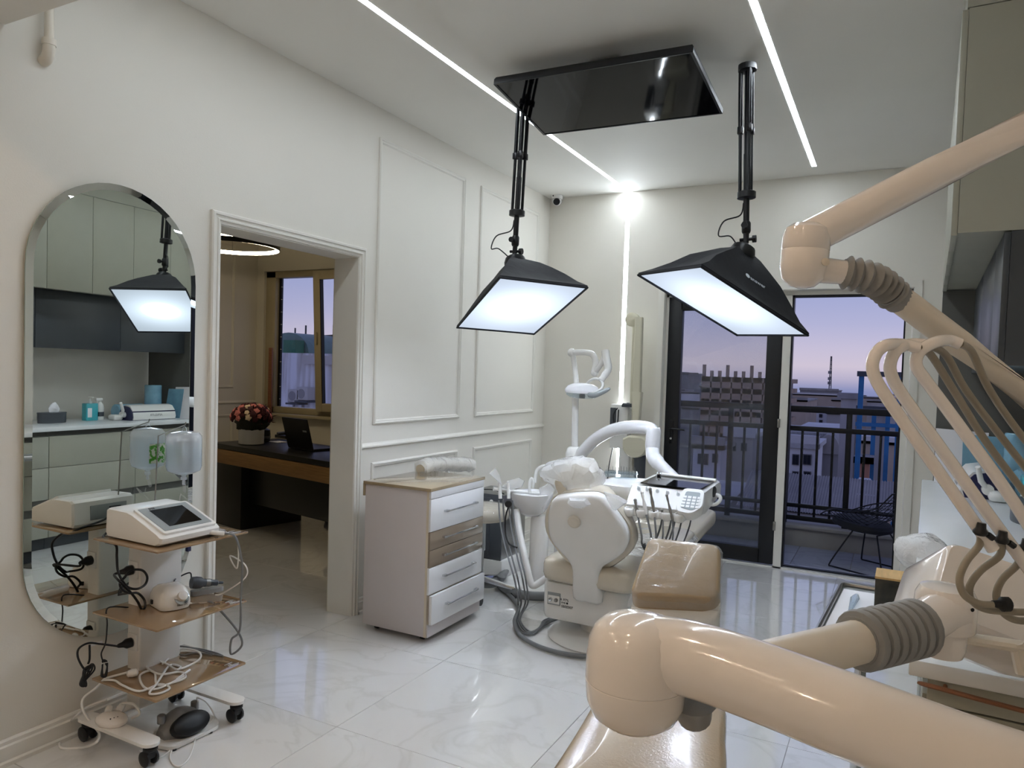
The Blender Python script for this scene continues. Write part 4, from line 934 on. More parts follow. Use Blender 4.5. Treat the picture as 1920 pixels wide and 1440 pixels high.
# ------------------------------------------------------------------ hoses on the floor round the far chair
t = thing('suction_hose', 'thick grey corrugated hose looped on floor beside the cuspidor', 'hose', onz(985, 1110, 0))
pts = [onz(890, 1092, .07), onz(922, 1094, .06), onz(940, 1082, .035), onz(952, 1066, .035), onz(985, 1054, .035), onz(1030, 1052, .035), onz(1075, 1062, .035), onz(1085, 1090, .035), onz(1050, 1112, .035), onz(1005, 1118, .035), onz(960, 1110, .035), onz(938, 1094, .04), onz(940, 1080, .09)]
MB().tube(spline(pts, 7), .030, 12).build('hose', 'grey_hose', t)
t = thing('hose_bundle', 'thin grey hoses drooping from the assistant arm to the floor', 'hose', onz(985, 1150, 0))
for k, (off, c) in enumerate((((-2, 0), 'grey_hose'), ((6, 2), 'grey_hose'), ((17, 0), 'grey_hose'), ((24, 3), 'grey_hose'))):
    x0 = 937 + off[0]
    e = [at(x0, 938, 4.38), at(x0 + 2, 970, 4.37), at(x0 + 8, 1010, 4.33), at(956 + off[0] * .9, 1050, 4.25), at(967 + off[0] * .8, 1090, 4.15), onz(973 + off[0] * .7, 1130, .05), onz(968 + off[0] * .3, 1160, .012), onz(975 + k * 6, 1184, .012), onz(1000 + k * 4, 1188 - 4 * k, .012), onz(1020, 1172 - 3 * k, .015), onz(1048, 1160 - 2 * k, .03)]
    MB().tube(spline(e, 7), .0052, 8).build('hose', c, t)
MB().tube(spline([at(954, 948, 4.37), at(948, 970, 4.36), at(948, 1000, 4.34), at(955, 1020, 4.3), at(970, 1027, 4.3)], 6), .005, 8).build('black_lead', 'black_plastic', t)
MB().tube(spline([onz(935, 1100, .02), onz(958, 1118, .02), onz(972, 1140, .02), onz(965, 1165, .02), onz(975, 1190, .02), onz(1010, 1212, .02), onz(1060, 1226, .02), onz(1110, 1231, .02), onz(1160, 1225, .02)], 8), .0125, 10).build('supply_hose', 'grey_hose', t)

# ------------------------------------------------------------------ grey equipment box on plinth
a, b_, c_ = onz(897, 1066, 0), onz(935, 1085, 0), onz(1000, 1062, 0)
t = thing('equipment_box', 'grey metal equipment box with dark front on white plinth against wall', 'equipment', (b_.x, b_.y, 0))
ux = (a - b_); ux.z = 0; L1 = .30; ux = V((-1, .0, 0)); uy = V((0, 1, 0)); o = V((-2.44, 4.62, 0))
MB().box(o + V((-.34, 0, 0)), o + V((0, .42, .13)), .003).build('plinth', 'white_plastic', t)
MB().box(o + V((-.33, .02, .13)), o + V((-.02, .40, .60)), .004).build('case', 'steel', t)
MB().box(o + V((-.335, .008, .13)), o + V((-.015, .022, .605)), .003).box(o + V((-.335, .0, .15)), o + V((-.11, .012, .58)), .003).build('front_panel', 'dark_grey', t)
MB().ball(o + V((-.10, -.002, .555)), .014).build('gauge_lamp', 'white_plastic', t)
MB().tube(spline([o + V((-.05, .1, .6)), o + V((-.1, .05, .63)), o + V((-.2, .1, .62)), o + V((-.3, .1, .605))], 5), .004, 6).build('cable', 'black_plastic', t)

# ------------------------------------------------------------------ operator stool behind the drawer cabinet
s0 = V((-2.40, 4.24, 0))
t = thing('operator_stool', 'cream operator stool wrapped in clear film behind the drawer cabinet', 'stool', s0)
MB().lathe([(.12, 0), (.17, .012), (.185, .04), (.185, .07), (.17, .095), (.10, .105)], s0 + V((0, 0, .50)), n=28).build('seat', 'beige_seat', t)
MB().lathe([(.19, .03), (.193, .05), (.193, .075), (.175, .10), (.1, .112)], s0 + V((0, 0, .50)), n=28).jitter(.004, 30).build('seat_film', 'wrap_clear', t)
MB().cyl(s0 + V((0, 0, .10)), s0 + V((0, 0, .50)), .022, 14).cyl(s0 + V((0, 0, .30)), s0 + V((0, 0, .50)), .03, 14).build('gas_column', 'chrome', t)
for k in range(5):
    a = 2 * math.pi * k / 5 - 1.05; e = s0 + V((math.cos(a) * .24, math.sin(a) * .24, .065))
    lg = MB().tube([s0 + V((0, 0, .11)), s0.lerp(e, .5) + V((0, 0, .055)), e], [.02, .018, .014], 8).build('leg', 'chrome', t)
    MB().cyl(e + V((-.012, 0, -.038)), e + V((.012, 0, -.038)), .027, 14).cyl(e, e + V((0, 0, -.03)), .008, 8).build('caster', 'black_plastic', lg)
a, b_ = onx(788, 880, -2.58), onx(880, 878, -2.58)
bk = MB(); d = (b_ - a); pts = spline([a, a + d * .2 + V((.0, 0, .022)), a + d * .5 + V((.0, 0, .026)), b_ + V((0, 0, .02))], 6)
bk.tube(pts, .034, 12, flat=.9); bk.build('backrest', 'beige_seat', t)
MB().tube([p + V((.003, 0, .006)) for p in pts], .050, 12).jitter(.010, 25).build('backrest_film', 'wrap', t)
MB().tube(spline([s0 + V((-.05, 0, .5)), s0 + V((-.2, .02, .50)), V((-2.60, s0.y, .62)), (a + b_) / 2], 5), .012, 8).build('backrest_stem', 'chrome', t)

# ------------------------------------------------------------------ wall X-ray unit
t = thing('dental_x_ray_unit', 'cream wall mounted dental x-ray with folded arm beside strip light', 'x-ray unit', ony(1170, 800, BY))
Q = lambda x, y, yy: ony(x, y, yy)
a, b_ = Q(1153, 757, BY - .0), Q(1182, 840, BY)
MB().box((a.x, BY - .10, b_.z), (b_.x, BY - .004, a.z), .005).build('wall_bracket', 'white_plastic', t)
MB().box((a.x + .0, BY - .115, b_.z + .10), (a.x + .05, BY - .06, a.z - .03), .004).build('terminal_box', 'dark_grey', t)
a, b_ = Q(1158, 845, BY), Q(1176, 890, BY)
MB().box((a.x + .03, BY - .05, b_.z), (b_.x + .02, BY - .003, a.z + .05), .004).build('cable_duct', 'white_plastic', t)
y1 = BY - .16
def bar(p, q, w0, w1, dep, name, m):
    p = V(p); q = V(q); d = (q - p).normalized(); s = V((1, 0, 0)); s = (s - d * s.dot(d)).normalized()
    r = lambda c, w: roundpoly([c + s * (a * w / 2) + V((0, b * dep / 2, 0)) for a, b in ((-1, -1), (1, -1), (1, 1), (-1, 1))], .012, 3)
    return MB().loft([r(p, w0 * .9), r(p.lerp(q, .01), w0), r(p.lerp(q, .99), w1), r(q, w1 * .9)]).build(name, m, t)
bar(Q(1192, 602, y1), Q(1187, 762, y1), .045, .05, .05, 'rear_arm', 'xray_cream')
bar(Q(1199, 595, y1 - .06), Q(1194, 745, y1 - .06), .062, .068, .055, 'front_arm', 'xray_cream')
bar(Q(1195, 735, y1 - .07), Q(1193, 800, y1 - .07), .085, .055, .065, 'arm_joint', 'xray_cream')
MB().lathe([(.0, -.01), (.05, -.01), (.058, 0), (.058, .05), (.05, .055), (.0, .056)], Q(1188, 600, y1 + .02), (0, -1, 0), 20).build('top_hinge', 'xray_cream', t)
MB().box(Q(1176, 756, y1 + .10), Q(1186, 770, y1 - .03) + V((0, 0, .03)), .004).build('swivel', 'dark_grey', t)
hc = Q(1194, 835, y1 - .08)
o = [hc + V((.105 * math.cos(a), 0, .10 * math.sin(a) + (.02 if math.sin(a) > 0 else 0))) for a in [math.pi + math.pi * k / 14 for k in range(15)]] + [hc + V((.105, 0, .055)), hc + V((.06, 0, .08)), hc + V((-.06, 0, .08)), hc + V((-.105, 0, .055))]
MB().puff(o, (0, 1, 0), [(.88, -.07), (.97, -.06), (1, -.04), (1, .04), (.97, .06), (.88, .07)]).build('tube_head', 'xray_cream', t)
MB().lathe([(.048, -.06), (.048, -.30), (.04, -.30), (.04, -.1)], hc + V((.03, 0, -.02)), n=20).build('cone', 'dark_grey', t)
MB().box(hc + V((-.0, -.072, -.105)), hc + V((.01, -.066, -.1))).build('seam', 'dark_grey', t)
MB().tube(spline([hc + V((-.03, .03, -.08)), hc + V((-.035, .03, -.16)), hc + V((-.03, .05, -.22)), hc + V((-.02, .06, -.35))], 5), .012, 8).build('coiled_cord', 'taupe_hose', t)
MB().tube(spline([Q(1158, 765, BY - .12), Q(1150, 778, BY - .13), Q(1152, 795, BY - .12), Q(1158, 800, BY - .11)], 5), .005, 6).tube(spline([Q(1160, 768, BY - .12), Q(1157, 800, BY - .11), Q(1150, 835, BY - .08), Q(1141, 880, BY - .05), Q(1138, 930, BY - .04)], 6), .005, 6).build('black_lead', 'black_plastic', t)
# ------------------------------------------------------------------ fitted cabinets on the right wall (run turned by 2 degrees)
KO = V((.055, 1.65, 0)); KR = math.radians(-2.09); KM = Matrix.Translation(KO) @ Matrix.Rotation(KR, 4, 'Z')
def kit(name, label, cat, y, group=None):
    t = thing(name, label, cat, KM @ V((0, y, 0)), KR, group); return t
yb = [0, .97, 1.72, 2.47, 3.15]
labs = ['pale grey-green base cabinet nearest the camera, end drawers facing it', 'pale grey-green drawer unit second from the near counter end', 'pale grey-green drawer unit under the turquoise soap bottle', 'pale grey-green drawer unit under the sealing machine at far counter end']
for i in range(4):
    w = yb[i + 1] - yb[i]; t = kit('base_cabinet', labs[i], 'cabinet', yb[i], 'base cabinets on the right wall')
    y0 = .03 if i == 0 else .002
    MB().box((.045, y0, .09), (.70, w - .002, .885)).build('body', 'cab_side', t, False)
    MB().box((.075, y0, 0), (.66, w - .002, .09)).build('toe_kick', 'cab_dark', t, False)
    MB().box((.06, y0, .885), (.69, w - .002, .922)).build('top_recess', 'cab_side', t, False)
    for z0, z1 in ((.098, .332), (.394, .637), (.641, .88)):
        MB().box((.022, y0 + .001, z0), (.044, w - .0025, z1), .001).build('drawer_front', 'cab_green', t, False)
    MB().box((.046, y0 + .002, .332), (.052, w - .003, .394)).build('grip_groove', 'cab_dark', t, False)
    if i == 0:
        for z0, z1 in ((.872, .922), (.56, .868), (.098, .556)):
            dr = MB().box((.03, .006, z0), (.69, .028, z1), .001).build('end_drawer', 'cab_green', t, False)
            if z0 > .8: 
                a, b_ = V((.012, -.012, .914)), V((.19, -.02, .905)); c_ = V((.5, -.012, .90))
                MB().tube(spline([a, a.lerp(b_, .2), b_, V((.36, -.02, .902)), c_], 5), [.003, .005, .0065, .007] + [.0075] * 13 + [.007, .006, .005, .003], 8, flat=.6).cyl((.06, -.012, .912), (.06, .008, .912), .004, 8).cyl((.45, -.015, .90), (.45, .008, .90), .004, 8).build('handle', 'wood_brown', dr, False)
t = kit('worktop', 'long white worktop on the right wall base cabinets', 'worktop', 0)
MB().box((-.004, -.004, .922), (.72, 3.16, .955), .003).build('slab', 'counter', t, False)
yu = [1.35, 1.71, 2.08, 2.45, 2.82, 3.15]
labs = ['tall pale upper cabinet nearest the camera, showing its side', 'tall pale upper cabinet second from the near end', 'tall pale upper cabinet in the middle of the row', 'tall pale upper cabinet second from the balcony end', 'tall pale upper cabinet nearest the balcony']
for i in range(5):
    w = yu[i + 1] - yu[i]; t = kit('upper_cabinet', labs[i], 'cabinet', yu[i], 'tall upper cabinets on the right wall')
    MB().box((.068, .0, 2.03), (.70, w - .001, 2.80)).build('body', 'cab_green', t, False)
    MB().box((.048, .0015, 2.022), (.067, w - .002, 2.797), .001).build('door', 'cab_green', t, False)
t = kit('cabinet_filler', 'pale filler panel between the upper cabinets and the ceiling', 'panel', 1.35)
MB().box((.062, 0, 2.803), (.70, 1.80, CZ)).build('panel', 'cab_green', t, False)
yd = [1.352, 1.72, 2.45, 3.12]
labs = ['dark charcoal low wall cabinet nearest the camera under pale uppers', 'dark charcoal low wall cabinet in the middle under pale uppers', 'dark charcoal low wall cabinet nearest the balcony under pale uppers']
for i in range(3):
    w = yd[i + 1] - yd[i]; t = kit('wall_cabinet', labs[i], 'cabinet', yd[i], 'dark wall cabinets over the worktop')
    MB().box((.225, 0, 1.572), (.70, w - .002, 2.028)).build('body', 'cab_dark', t, False)
    MB().box((.205, .001, 1.568), (.224, w - .003, 2.024), .001).build('flap_door', 'cab_dark', t, False)
t = kit('end_panel', 'dark grey side panel closing the worktop niche at balcony end', 'panel', 3.12)
MB().box((.05, .002, .956), (.70, .028, 2.028)).build('panel', 'cab_side', t, False)

# ---- things on the worktop
def kpos(x, y): return V((x, y, .955))
p = kpos(.50, 3.60)
t = thing('tissue_box', 'dark grey oval tissue box with white tissue on the worktop', 'tissue box', p)
MB().puff([p + V((.055 * math.cos(a), .115 * math.sin(a), 0)) for a in [2 * math.pi * k / 28 for k in range(28)]], (0, 0, 1), [(.96, 0), (.99, .01), (1, .075), (1.03, .085), (1.0, .088)]).build('box', 'dark_grey', t)
MB().puff([p + V((.012 * math.cos(a) + .01, .045 * math.sin(a) + .02, .085)) for a in [2 * math.pi * k / 14 for k in range(14)]], (.1, .1, 1), [(.9, 0), (1.1, .03), (.8, .06), (.3, .085)]).jitter(.015, 25).build('tissue', 'paper', t)
p = kpos(.56, 3.96)
t = thing('soap_bottle', 'square turquoise liquid soap bottle with white pump on the worktop', 'bottle', p)
MB().rbox(p + V((-.035, -.055, 0)), p + V((.035, .055, .15)), .012, 2, .006, 4).build('bottle', 'teal_gel', t)
MB().cyl(p + V((0, 0, .15)), p + V((0, 0, .17)), .014, 12).cyl(p + V((0, 0, .17)), p + V((0, 0, .20)), .006, 10).box(p + V((-.045, -.01, .195)), p + V((.012, .01, .207)), .004).build('pump', 'white_plastic', t)
MB().box(p + V((-.0362, -.042, .03)), p + V((-.0352, -.005, .11))).build('bottle_label', 'paper', t)
p = kpos(.60, 4.075)
t = thing('spray_bottle', 'white trigger spray bottle standing beside the turquoise soap', 'bottle', p)
MB().lathe([(.03, 0), (.033, .005), (.033, .11), (.028, .135), (.012, .155), (.012, .17)], p, n=18).build('bottle', 'white_plastic', t)
MB().box(p + V((-.014, -.04, .168)), p + V((.014, .02, .192)), .005).tube([p + V((0, -.02, .17)), p + V((0, -.035, .14))], .005, 6).build('trigger', 'white_plastic', t)
MB().lathe([(.0335, .03), (.0335, .07)], p, n=18).build('bottle_label', 'dark_grey', t)
p = kpos(.42, 4.40)
t = thing('sealing_machine', 'white and navy pouch sealing machine with lever on the worktop', 'sealer', p)
o = [(-.09, 0), (-.10, .03), (-.09, .075), (-.055, .115), (0, .128), (.04, .115), (.09, .03), (.10, 0)]
MB().loft([[p + V((x, y, z)) for x, z in o] for y in (-.215, .235)]).build('end_cheeks', 'navy', t)
MB().loft([[p + V((x, y, z)) for x, z in ((-.102, .005), (-.110, .03), (-.100, .072), (-.09, .072), (-.09, .005))] for y in (-.20, .225)]).build('lower_cover', 'white_plastic', t)
MB().loft([[p + V((x, y, z)) for x, z in ((-.096, .083), (-.06, .125), (0, .138), (.03, .128), (.0, .11), (-.08, .08))] for y in (-.20, .225)]).build('upper_cover', 'white_plastic', t)
MB().tube([p + V((.0, -.235, .05)), p + V((-.03, -.25, .09)), p + V((-.05, -.285, .16))], [.012, .014, .012], 10).cyl(p + V((0, -.25, .05)), p + V((0, -.21, .05)), .026, 14).build('lever', 'white_plastic', t)
MB().box(p + V((.0, -.31, 0)), p + V((.10, -.22, .05)), .02).build('roll_holder', 'white_plastic', t)
text('APRELITR', .03, basis(p + V((-.1115, .02, .045)), (0, -1, 0), (.1, 0, 1)), 'grey_plastic', t)
p = kpos(.60, 4.60)
t = thing('pouch_roll', 'wide blue roll of sterilisation pouch standing by the niche end', 'pouch roll', p)
MB().lathe([(.01, 0), (.07, 0), (.075, .006), (.075, .30), (.07, .306), (.022, .306), (.02, .29)], p, n=28).build('roll', 'blue_pack', t)
p = kpos(.60, 4.36)
t = thing('pouch_roll', 'blue pouch roll lying behind the sealing machine', 'pouch roll', p)
MB().lathe([(.01, -.14), (.062, -.14), (.066, -.135), (.066, .12), (.06, .125), (.02, .125)], p + V((0, 0, .067)), (0, 1, 0), 24).build('roll', 'blue_pack', t)
p = V((.22, 4.755, .956))
t = thing('paper_sheet', 'white and blue pouch sheets leaning against the niche end panel', 'paper', p)
MB().prism([p + V(v) for v in ((.0, -.045, 0), (.25, -.05, 0), (.25, -.008, .29), (.0, -.004, .30))], (0, -.002, 0)).build('white_sheet', 'paper', t)
MB().prism([p + V(v) for v in ((.13, -.055, 0), (.34, -.06, 0), (.34, -.014, .27), (.13, -.012, .275))], (0, -.003, 0)).build('blue_sheet', 'blue_pack', t)

# ------------------------------------------------------------------ near dental chair (head end points into the room)
c0 = V((-.42, 1.05, 0))
t = thing('dental_chair', 'beige dental chair in the foreground with film over its headrest', 'dental chair', c0)
MB().lathe([(.28, 0), (.285, .01), (.26, .03), (.13, .05), (.12, .2)], c0, n=36).build('base_plate', 'white_plastic', t)
MB().rbox(c0 + V((-.18, -.25, .2)), c0 + V((.18, .3, .38)), .08, 2, .04, 5).build('base_housing', 'white_plastic', t)
q = [onz(1216, 1006, .90), onz(1352, 1022, .90), onz(1349, 1124, .745), onz(1178, 1116, .745)]
nn = (q[1] - q[0]).cross(q[3] - q[0]).normalized(); nn = nn if nn.z > 0 else -nn
o = roundpoly(q, [.035, .035, .05, .05], 5)
MB().puff(o, -nn, [(.93, -.005), (.985, .003), (1, .016), (1.01, .06), (1.0, .085), (.93, .095)]).build('headrest', 'beige_leather', t, angle=60)
MB().puff(o, (0, .1, -1), [(1.0, .07), (1.03, .085), (1.02, .16), (.96, .21), (.7, .23)]).build('headrest_shell', 'white_plastic', t, angle=60)
qc = sum(q, V()) / 4
N = 44; vs = []
for i in range(N + 1):
    for j in range(N + 1):
        u, w = i / N * 1.04 - .02, j / N * 1.05 - .02
        pt = (q[0] * (1 - u) + q[1] * u) * (1 - w) + (q[3] * (1 - u) + q[2] * u) * w
        ed = max(0, abs(u - .5) - .44, abs(w - .5) - .44)
        h = .011 + .0045 * noise.noise(V((u * 4 + w * 5, w * 21 - u * 6, 3))) + .003 * noise.noise(V((u * 17, w * 40, 9))) - 2.2 * ed ** 1.5
        vs.append(pt + nn * h)
MB().add(vs, [(i * (N + 1) + j, (i + 1) * (N + 1) + j, (i + 1) * (N + 1) + j + 1, i * (N + 1) + j + 1) for i in range(N) for j in range(N)]).build('headrest_film', 'wrap_tight', t, angle=80)
MB().tube([qc + V((0, .02, -.2)), onz(1262, 1250, .60)], .022, 10).build('headrest_bar', 'steel', t)
bk = [onz(1120, 1300, .66), onz(1240, 1296, .66), onz(1352, 1310, .66), onz(1361, 1380, .655), onz(1364, 1440, .65), onz(1364, 1560, .64), onz(960, 1540, .64), onz(1032, 1442, .65), onz(1078, 1372, .655), onz(1106, 1325, .66)]
o = spline(bk, 3, True)
MB().puff(o, (0, -.06, 1), [(.9, -.10), (1.0, -.06), (1.0, -.02), (.975, -.004), (.9, .002), (.5, .006)]).build('backrest', 'beige_leather', t, angle=60)
MB().puff(o, (0, -.06, 1), [(.5, -.17), (.8, -.15), (.93, -.09)]).build('backrest_shell', 'white_plastic', t, angle=60)
o = roundpoly([(-.70, 1.42, .44), (-.16, 1.48, .44), (-.10, .55, .44), (-.62, .5, .44)], .10, 5)
MB().puff(o, (0, 0, 1), [(.93, -.05), (1, -.02), (1, .07), (.97, .09), (.88, .10)]).build('seat', 'beige_leather', t, angle=60)

# ------------------------------------------------------------------ near delivery unit on jointed arms
pb = V((.26, .80, 0))
t = thing('dental_delivery_unit', 'cream delivery unit on thick jointed arms with bellows in right foreground', 'dental unit', pb)
MB().lathe([(.20, 0), (.205, .012), (.18, .03), (.06, .05), (.04, .08), (.04, 1.88), (.03, 1.91)], pb, n=28).build('post', 'cream_plastic', t)
# upper arm
e1 = at(1512, 447, 1.0)
MB().tube([pb + V((0, 0, 1.81)), at(1990, 205, 1.05), at(1750, 327, 1.02), at(1560, 424, 1.0), e1], .0240, 20).build('upper_arm', 'cream_plastic', t)
MB().lathe([(.006, .036), (.02, .034), (.028, .028), (.031, .016), (.0312, 0), (.0305, -.001), (.0312, -.002), (.031, -.025), (.027, -.04), (.016, -.05), (.004, -.053)], at(1510, 468, 1.0), (.05, 0, 1), 22).build('upper_elbow', 'cream_plastic', t)
MB().tube([at(1505, 495, 1.0), at(1545, 507, 1.0), at(1585, 511, 1.0)], [.022, .0175, .0162], 18).build('elbow_neck', 'cream_plastic', t)
MB().lathe([(.005, 0), (.0055, .002), (.004, .003)], at(1547, 492, .972), (-F_.x, -F_.y, .2), 12).build('screw_cap', 'cream_dull', t)
def bellows(pts, r0, r1, folds, name, m, par, soft=False):
    sp_ = spline(pts, 12); n = len(sp_); P_ = []; Rr = []
    L = [0]
    for i in range(1, n): L.append(L[-1] + (sp_[i] - sp_[i - 1]).length)
    def pos(s):
        for i in range(1, n):
            if L[i] >= s: return sp_[i - 1].lerp(sp_[i], (s - L[i - 1]) / max(L[i] - L[i - 1], 1e-9))
        return sp_[-1]
    pat = ((0, r0), (.10, r0), (.22, r0 + (r1 - r0) * .8), (.4, r1), (.72, r1), (.88, r0 + (r1 - r0) * .8)) if soft else ((0, r0), (.25, (r0 + r1) / 2), (.5, r1), (.75, (r0 + r1) / 2))
    for k in range(folds):
        for fr_, rad in pat: P_.append(pos(L[-1] * (k + fr_) / folds)); Rr.append(rad)
    P_.append(pos(L[-1])); Rr.append(r0)
    return MB().tube(P_, Rr, 22).build(name, m, par, angle=30)
bellows([at(1580, 510, 1.0), at(1625, 520, 1.0), at(1655, 535, 1.01), at(1680, 558, 1.02)], .0165, .0235, 8, 'upper_bellows', 'grey_rubber', t)
MB().tube([at(1583, 511, 1.0), at(1594, 512, 1.0)], .0185, 20).tube([at(1668, 546, 1.015), at(1686, 562, 1.025)], .0205, 20).build('upper_bellows_collar', 'grey_rubber', t)
MB().tube([at(1675, 552, 1.02), at(1800, 645, 1.05), at(1960, 768, 1.10), pb + V((0, 0, 1.36))], .0190, 20).build('upper_forearm', 'cream_dull', t)
# lower arm
m = [at(1192, 1224, .82), at(1225, 1224, .812), at(1300, 1236, .79), at(1420, 1276, .755), at(1600, 1345, .705), at(1800, 1422, .66), at(2010, 1500, .625)]
MB().tube(spline(m + [pb + V((0, 0, 1.10))], 5), [.034, .036, .0375, .0385, .039] + [.040] * 31, 24).build('lower_arm', 'cream_plastic', t)
ec = at(1192, 1262, .82)
MB().lathe([(.003, .068), (.02, .066), (.036, .061), (.047, .052), (.053, .039), (.0555, .02), (.056, .0), (.056, -.006), (.0552, -.007), (.056, -.008), (.054, -.03), (.047, -.046), (.034, -.056), (.015, -.060), (.003, -.061)], ec, (0, 0, 1), 32).build('lower_elbow', 'cream_plastic', t)
MB().tube([at(1300, 1300, .82), at(1300, 1322, .83), at(1302, 1345, .84)], [.03, .021, .019], 16).build('hose_boot', 'grey_rubber', t)
MB().tube(spline([ec + V((.0, .01, -.01)), at(1330, 1270, .90), at(1480, 1235, .96), at(1610, 1203, 1.02)], 5), .0295, 22).build('second_arm', 'cream_dull', t)
bellows([at(1606, 1203, 1.02), at(1665, 1190, 1.05), at(1724, 1176, 1.08)], .0335, .0425, 7, 'lower_bellows', 'grey_rubber', t, True)
MB().tube([at(1715, 1178, 1.08), at(1760, 1150, 1.10), at(1785, 1142, 1.11)], [.031, .031, .034], 20).build('arm_neck', 'cream_plastic', t)
bk_ = at(1772, 1140, 1.12)
MB().lathe([(.02, .036), (.036, .032), (.042, .02), (.043, 0), (.043, -.028), (.041, -.031), (.033, -.032), (.032, -.06), (.028, -.072), (.01, -.076)], bk_, (.02, 0, 1), 24).build('joint_block', 'cream_plastic', t)
MB().tube([at(1760, 1190, 1.12), at(1850, 1203, 1.12), at(2000, 1225, 1.10)], .013, 10, flat=.7).tube([at(1905, 1205, 1.11), at(1918, 1262, 1.11)], .010, 8).build('bracket_bar', 'cream_dull', t)
MB().lathe([(.002, 0), (.003, .002)], at(1822, 1143, 1.075), (-F_.x, -F_.y, 0), 8).build('screw', 'black_plastic', t)
# instrument head
P0 = at(1840, 1090, 1.26); N_ = (V((-F_.x, -F_.y, 0)) + V((-.05, 0, .55))).normalized()
o = roundpoly([onp(x, y, P0, N_) for x, y in ((1776, 1014), (2040, 1105), (2050, 1260), (1738, 1140))], [.02, .02, .03, .03], 5)
MB().puff(o, -N_, [(.95, -.006), (.985, 0), (1, .012), (1.0, .16), (.9, .2)]).build('instrument_head', 'cream_plastic', t, angle=40)
# whip arms with hoses
wd = .93
whips = [([(1862, 1030), (1760, 885), (1690, 785), (1648, 722), (1636, 690), (1642, 664), (1660, 648), (1690, 646), (1722, 652)], [(1722, 652), (1745, 665), (1790, 735), (1850, 830), (1925, 930), (2010, 1050)], [(1838, 1000), (1836, 1022), (1812, 1052), (1799, 1085), (1808, 1115), (1836, 1132), (1872, 1134)]),
         ([(1935, 1075), (1850, 960), (1760, 835), (1695, 745), (1672, 705), (1670, 678), (1684, 654), (1712, 645), (1745, 648)], [(1745, 648), (1775, 668), (1810, 730), (1870, 810), (1940, 900), (2020, 1010)], [(1878, 1015), (1874, 1042), (1838, 1070), (1818, 1100), (1824, 1128), (1856, 1144), (1925, 1148)]),
         ([(1990, 1090), (1900, 940), (1800, 800), (1738, 716), (1718, 685), (1724, 660), (1750, 643), (1778, 638), (1800, 645)], [(1800, 645), (1822, 660), (1852, 725), (1895, 790), (1950, 860), (2030, 960)], [(1922, 1030), (1908, 1058), (1878, 1088), (1868, 1120), (1882, 1150), (1912, 1164), (1960, 1160)])]
for i, (w1, w2, hs) in enumerate(whips):
    dd = wd + .012 * i
    wp = MB().tube(spline([at(x, y, dd + (.02 if k > 6 else 0)) for k, (x, y) in enumerate(w1)], 6), .0078, 14).build('whip_arm', 'cream_plastic', t)
    MB().tube(spline([at(x, y, dd + .02 + .02 * k) for k, (x, y) in enumerate(w2)], 6), .0050, 10).build('return_hose', 'taupe_hose', wp)
    MB().tube(spline([at(x, y, dd) for x, y in hs], 6), .0047, 10).build('hose', 'taupe_hose', wp)
    MB().lathe([(.006, -.004), (.0085, -.0015), (.0085, .0015), (.006, .005), (.005, .012)], at(hs[0][0], hs[0][1] - 2, dd - .01), (.1, 0, 1), 12).cyl(at(hs[0][0] + 14, hs[0][1] + 2, dd - .01), at(hs[0][0] + 24, hs[0][1] + 10, dd - .01), .004, 6).build('hose_clip', 'black_plastic', wp)
MB().lathe([(.005, -.010), (.0055, 0), (.0095, .002), (.0095, .010), (.006, .013)], at(1876, 1133, wd), R_, 12).build('hose_knob', 'black_plastic', t)

# ------------------------------------------------------------------ instrument stand with tray, tissue box and bag
zt = .795
tc = onz(1600, 1160, zt)
t = thing('instrument_stand', 'small steel-rimmed tray stand with white paper behind the grey bellows', 'tray stand', (tc.x, tc.y, 0))
q = [onz(1578, 1098, zt), onz(1690, 1116, zt), onz(1688, 1240, zt), onz(1508, 1232, zt)]
o = roundpoly(q, .03, 4)
MB().prism([p + V((0, 0, -.012)) for p in o], (0, 0, .012)).build('tray', 'grey_face', t)
MB().tube([p + V((0, 0, .006)) for p in o], .008, 8, closed=True).build('rim', 'steel', t)
cq = sum(q, V()) / 4
MB().prism([cq + (p - cq) * .88 + V((0, 0, .0005)) for p in q], (0, 0, .001)).build('paper_liner', 'paper', t)
pc = cq
MB().cyl((pc.x, pc.y, .03), (pc.x, pc.y, zt - .012), .016, 14).build('post', 'chrome', t)
MB().lathe([(.19, 0), (.195, .008), (.17, .02), (.03, .034)], (pc.x, pc.y, 0), n=28).build('base', 'steel', t)
g = onz(1606, 1118, zt + .004); h = onz(1592, 1152, zt + .004)
t2 = thing('mouth_mirror', 'clear plastic retractor lying on the white paper of the tray', 'retractor', g)
MB().tube([g + V((0, 0, .006)), g.lerp(h, .25) + V((0, 0, .008)), g.lerp(h, .6) + V((0, 0, .006)), h + V((0, 0, .004))], [.006, .014, .009, .004], 10, flat=.4).build('retractor', 'acrylic', t2)
B0 = onz(1638, 1150, zt + .002)
bx = V((1, -.02, 0)).normalized(); by = V((.02, 1, 0)).normalized()
t = thing('tissue_box', 'stained steel tissue box with pale wooden lid on the tray stand', 'tissue box', B0)
hgt = .108
pts = [B0, B0 + bx * .125, B0 + bx * .125 + by * .12, B0 + by * .12]
mat('stained_steel', (70, 66, 58), 0.35, col2=(40, 44, 40), scale=14, mix=(.4, .62), metal=.3)
MB().prism(pts, (0, 0, hgt)).build('box', 'stained_steel', t)
MB().prism([p + V((0, 0, hgt)) + (p - (pts[0] + pts[2]) / 2) * .02 for p in pts], (0, 0, .006)).build('lid', 'wood_pale', t)
bc = at(1730, 1050, 2.36); bc.z = B0.z + hgt + .05
t = thing('plastic_bag', 'crumpled white plastic bag lying on the pale wooden lid', 'bag', bc)
b = MB().ball(bc, .088, .06, .064, 22, 12)
for v in b.v: v += noise.noise_vector(v * 14) * .016 + noise.noise_vector(v * 40) * .004
for v in b.v: v.z = max(v.z, B0.z + hgt + .007)
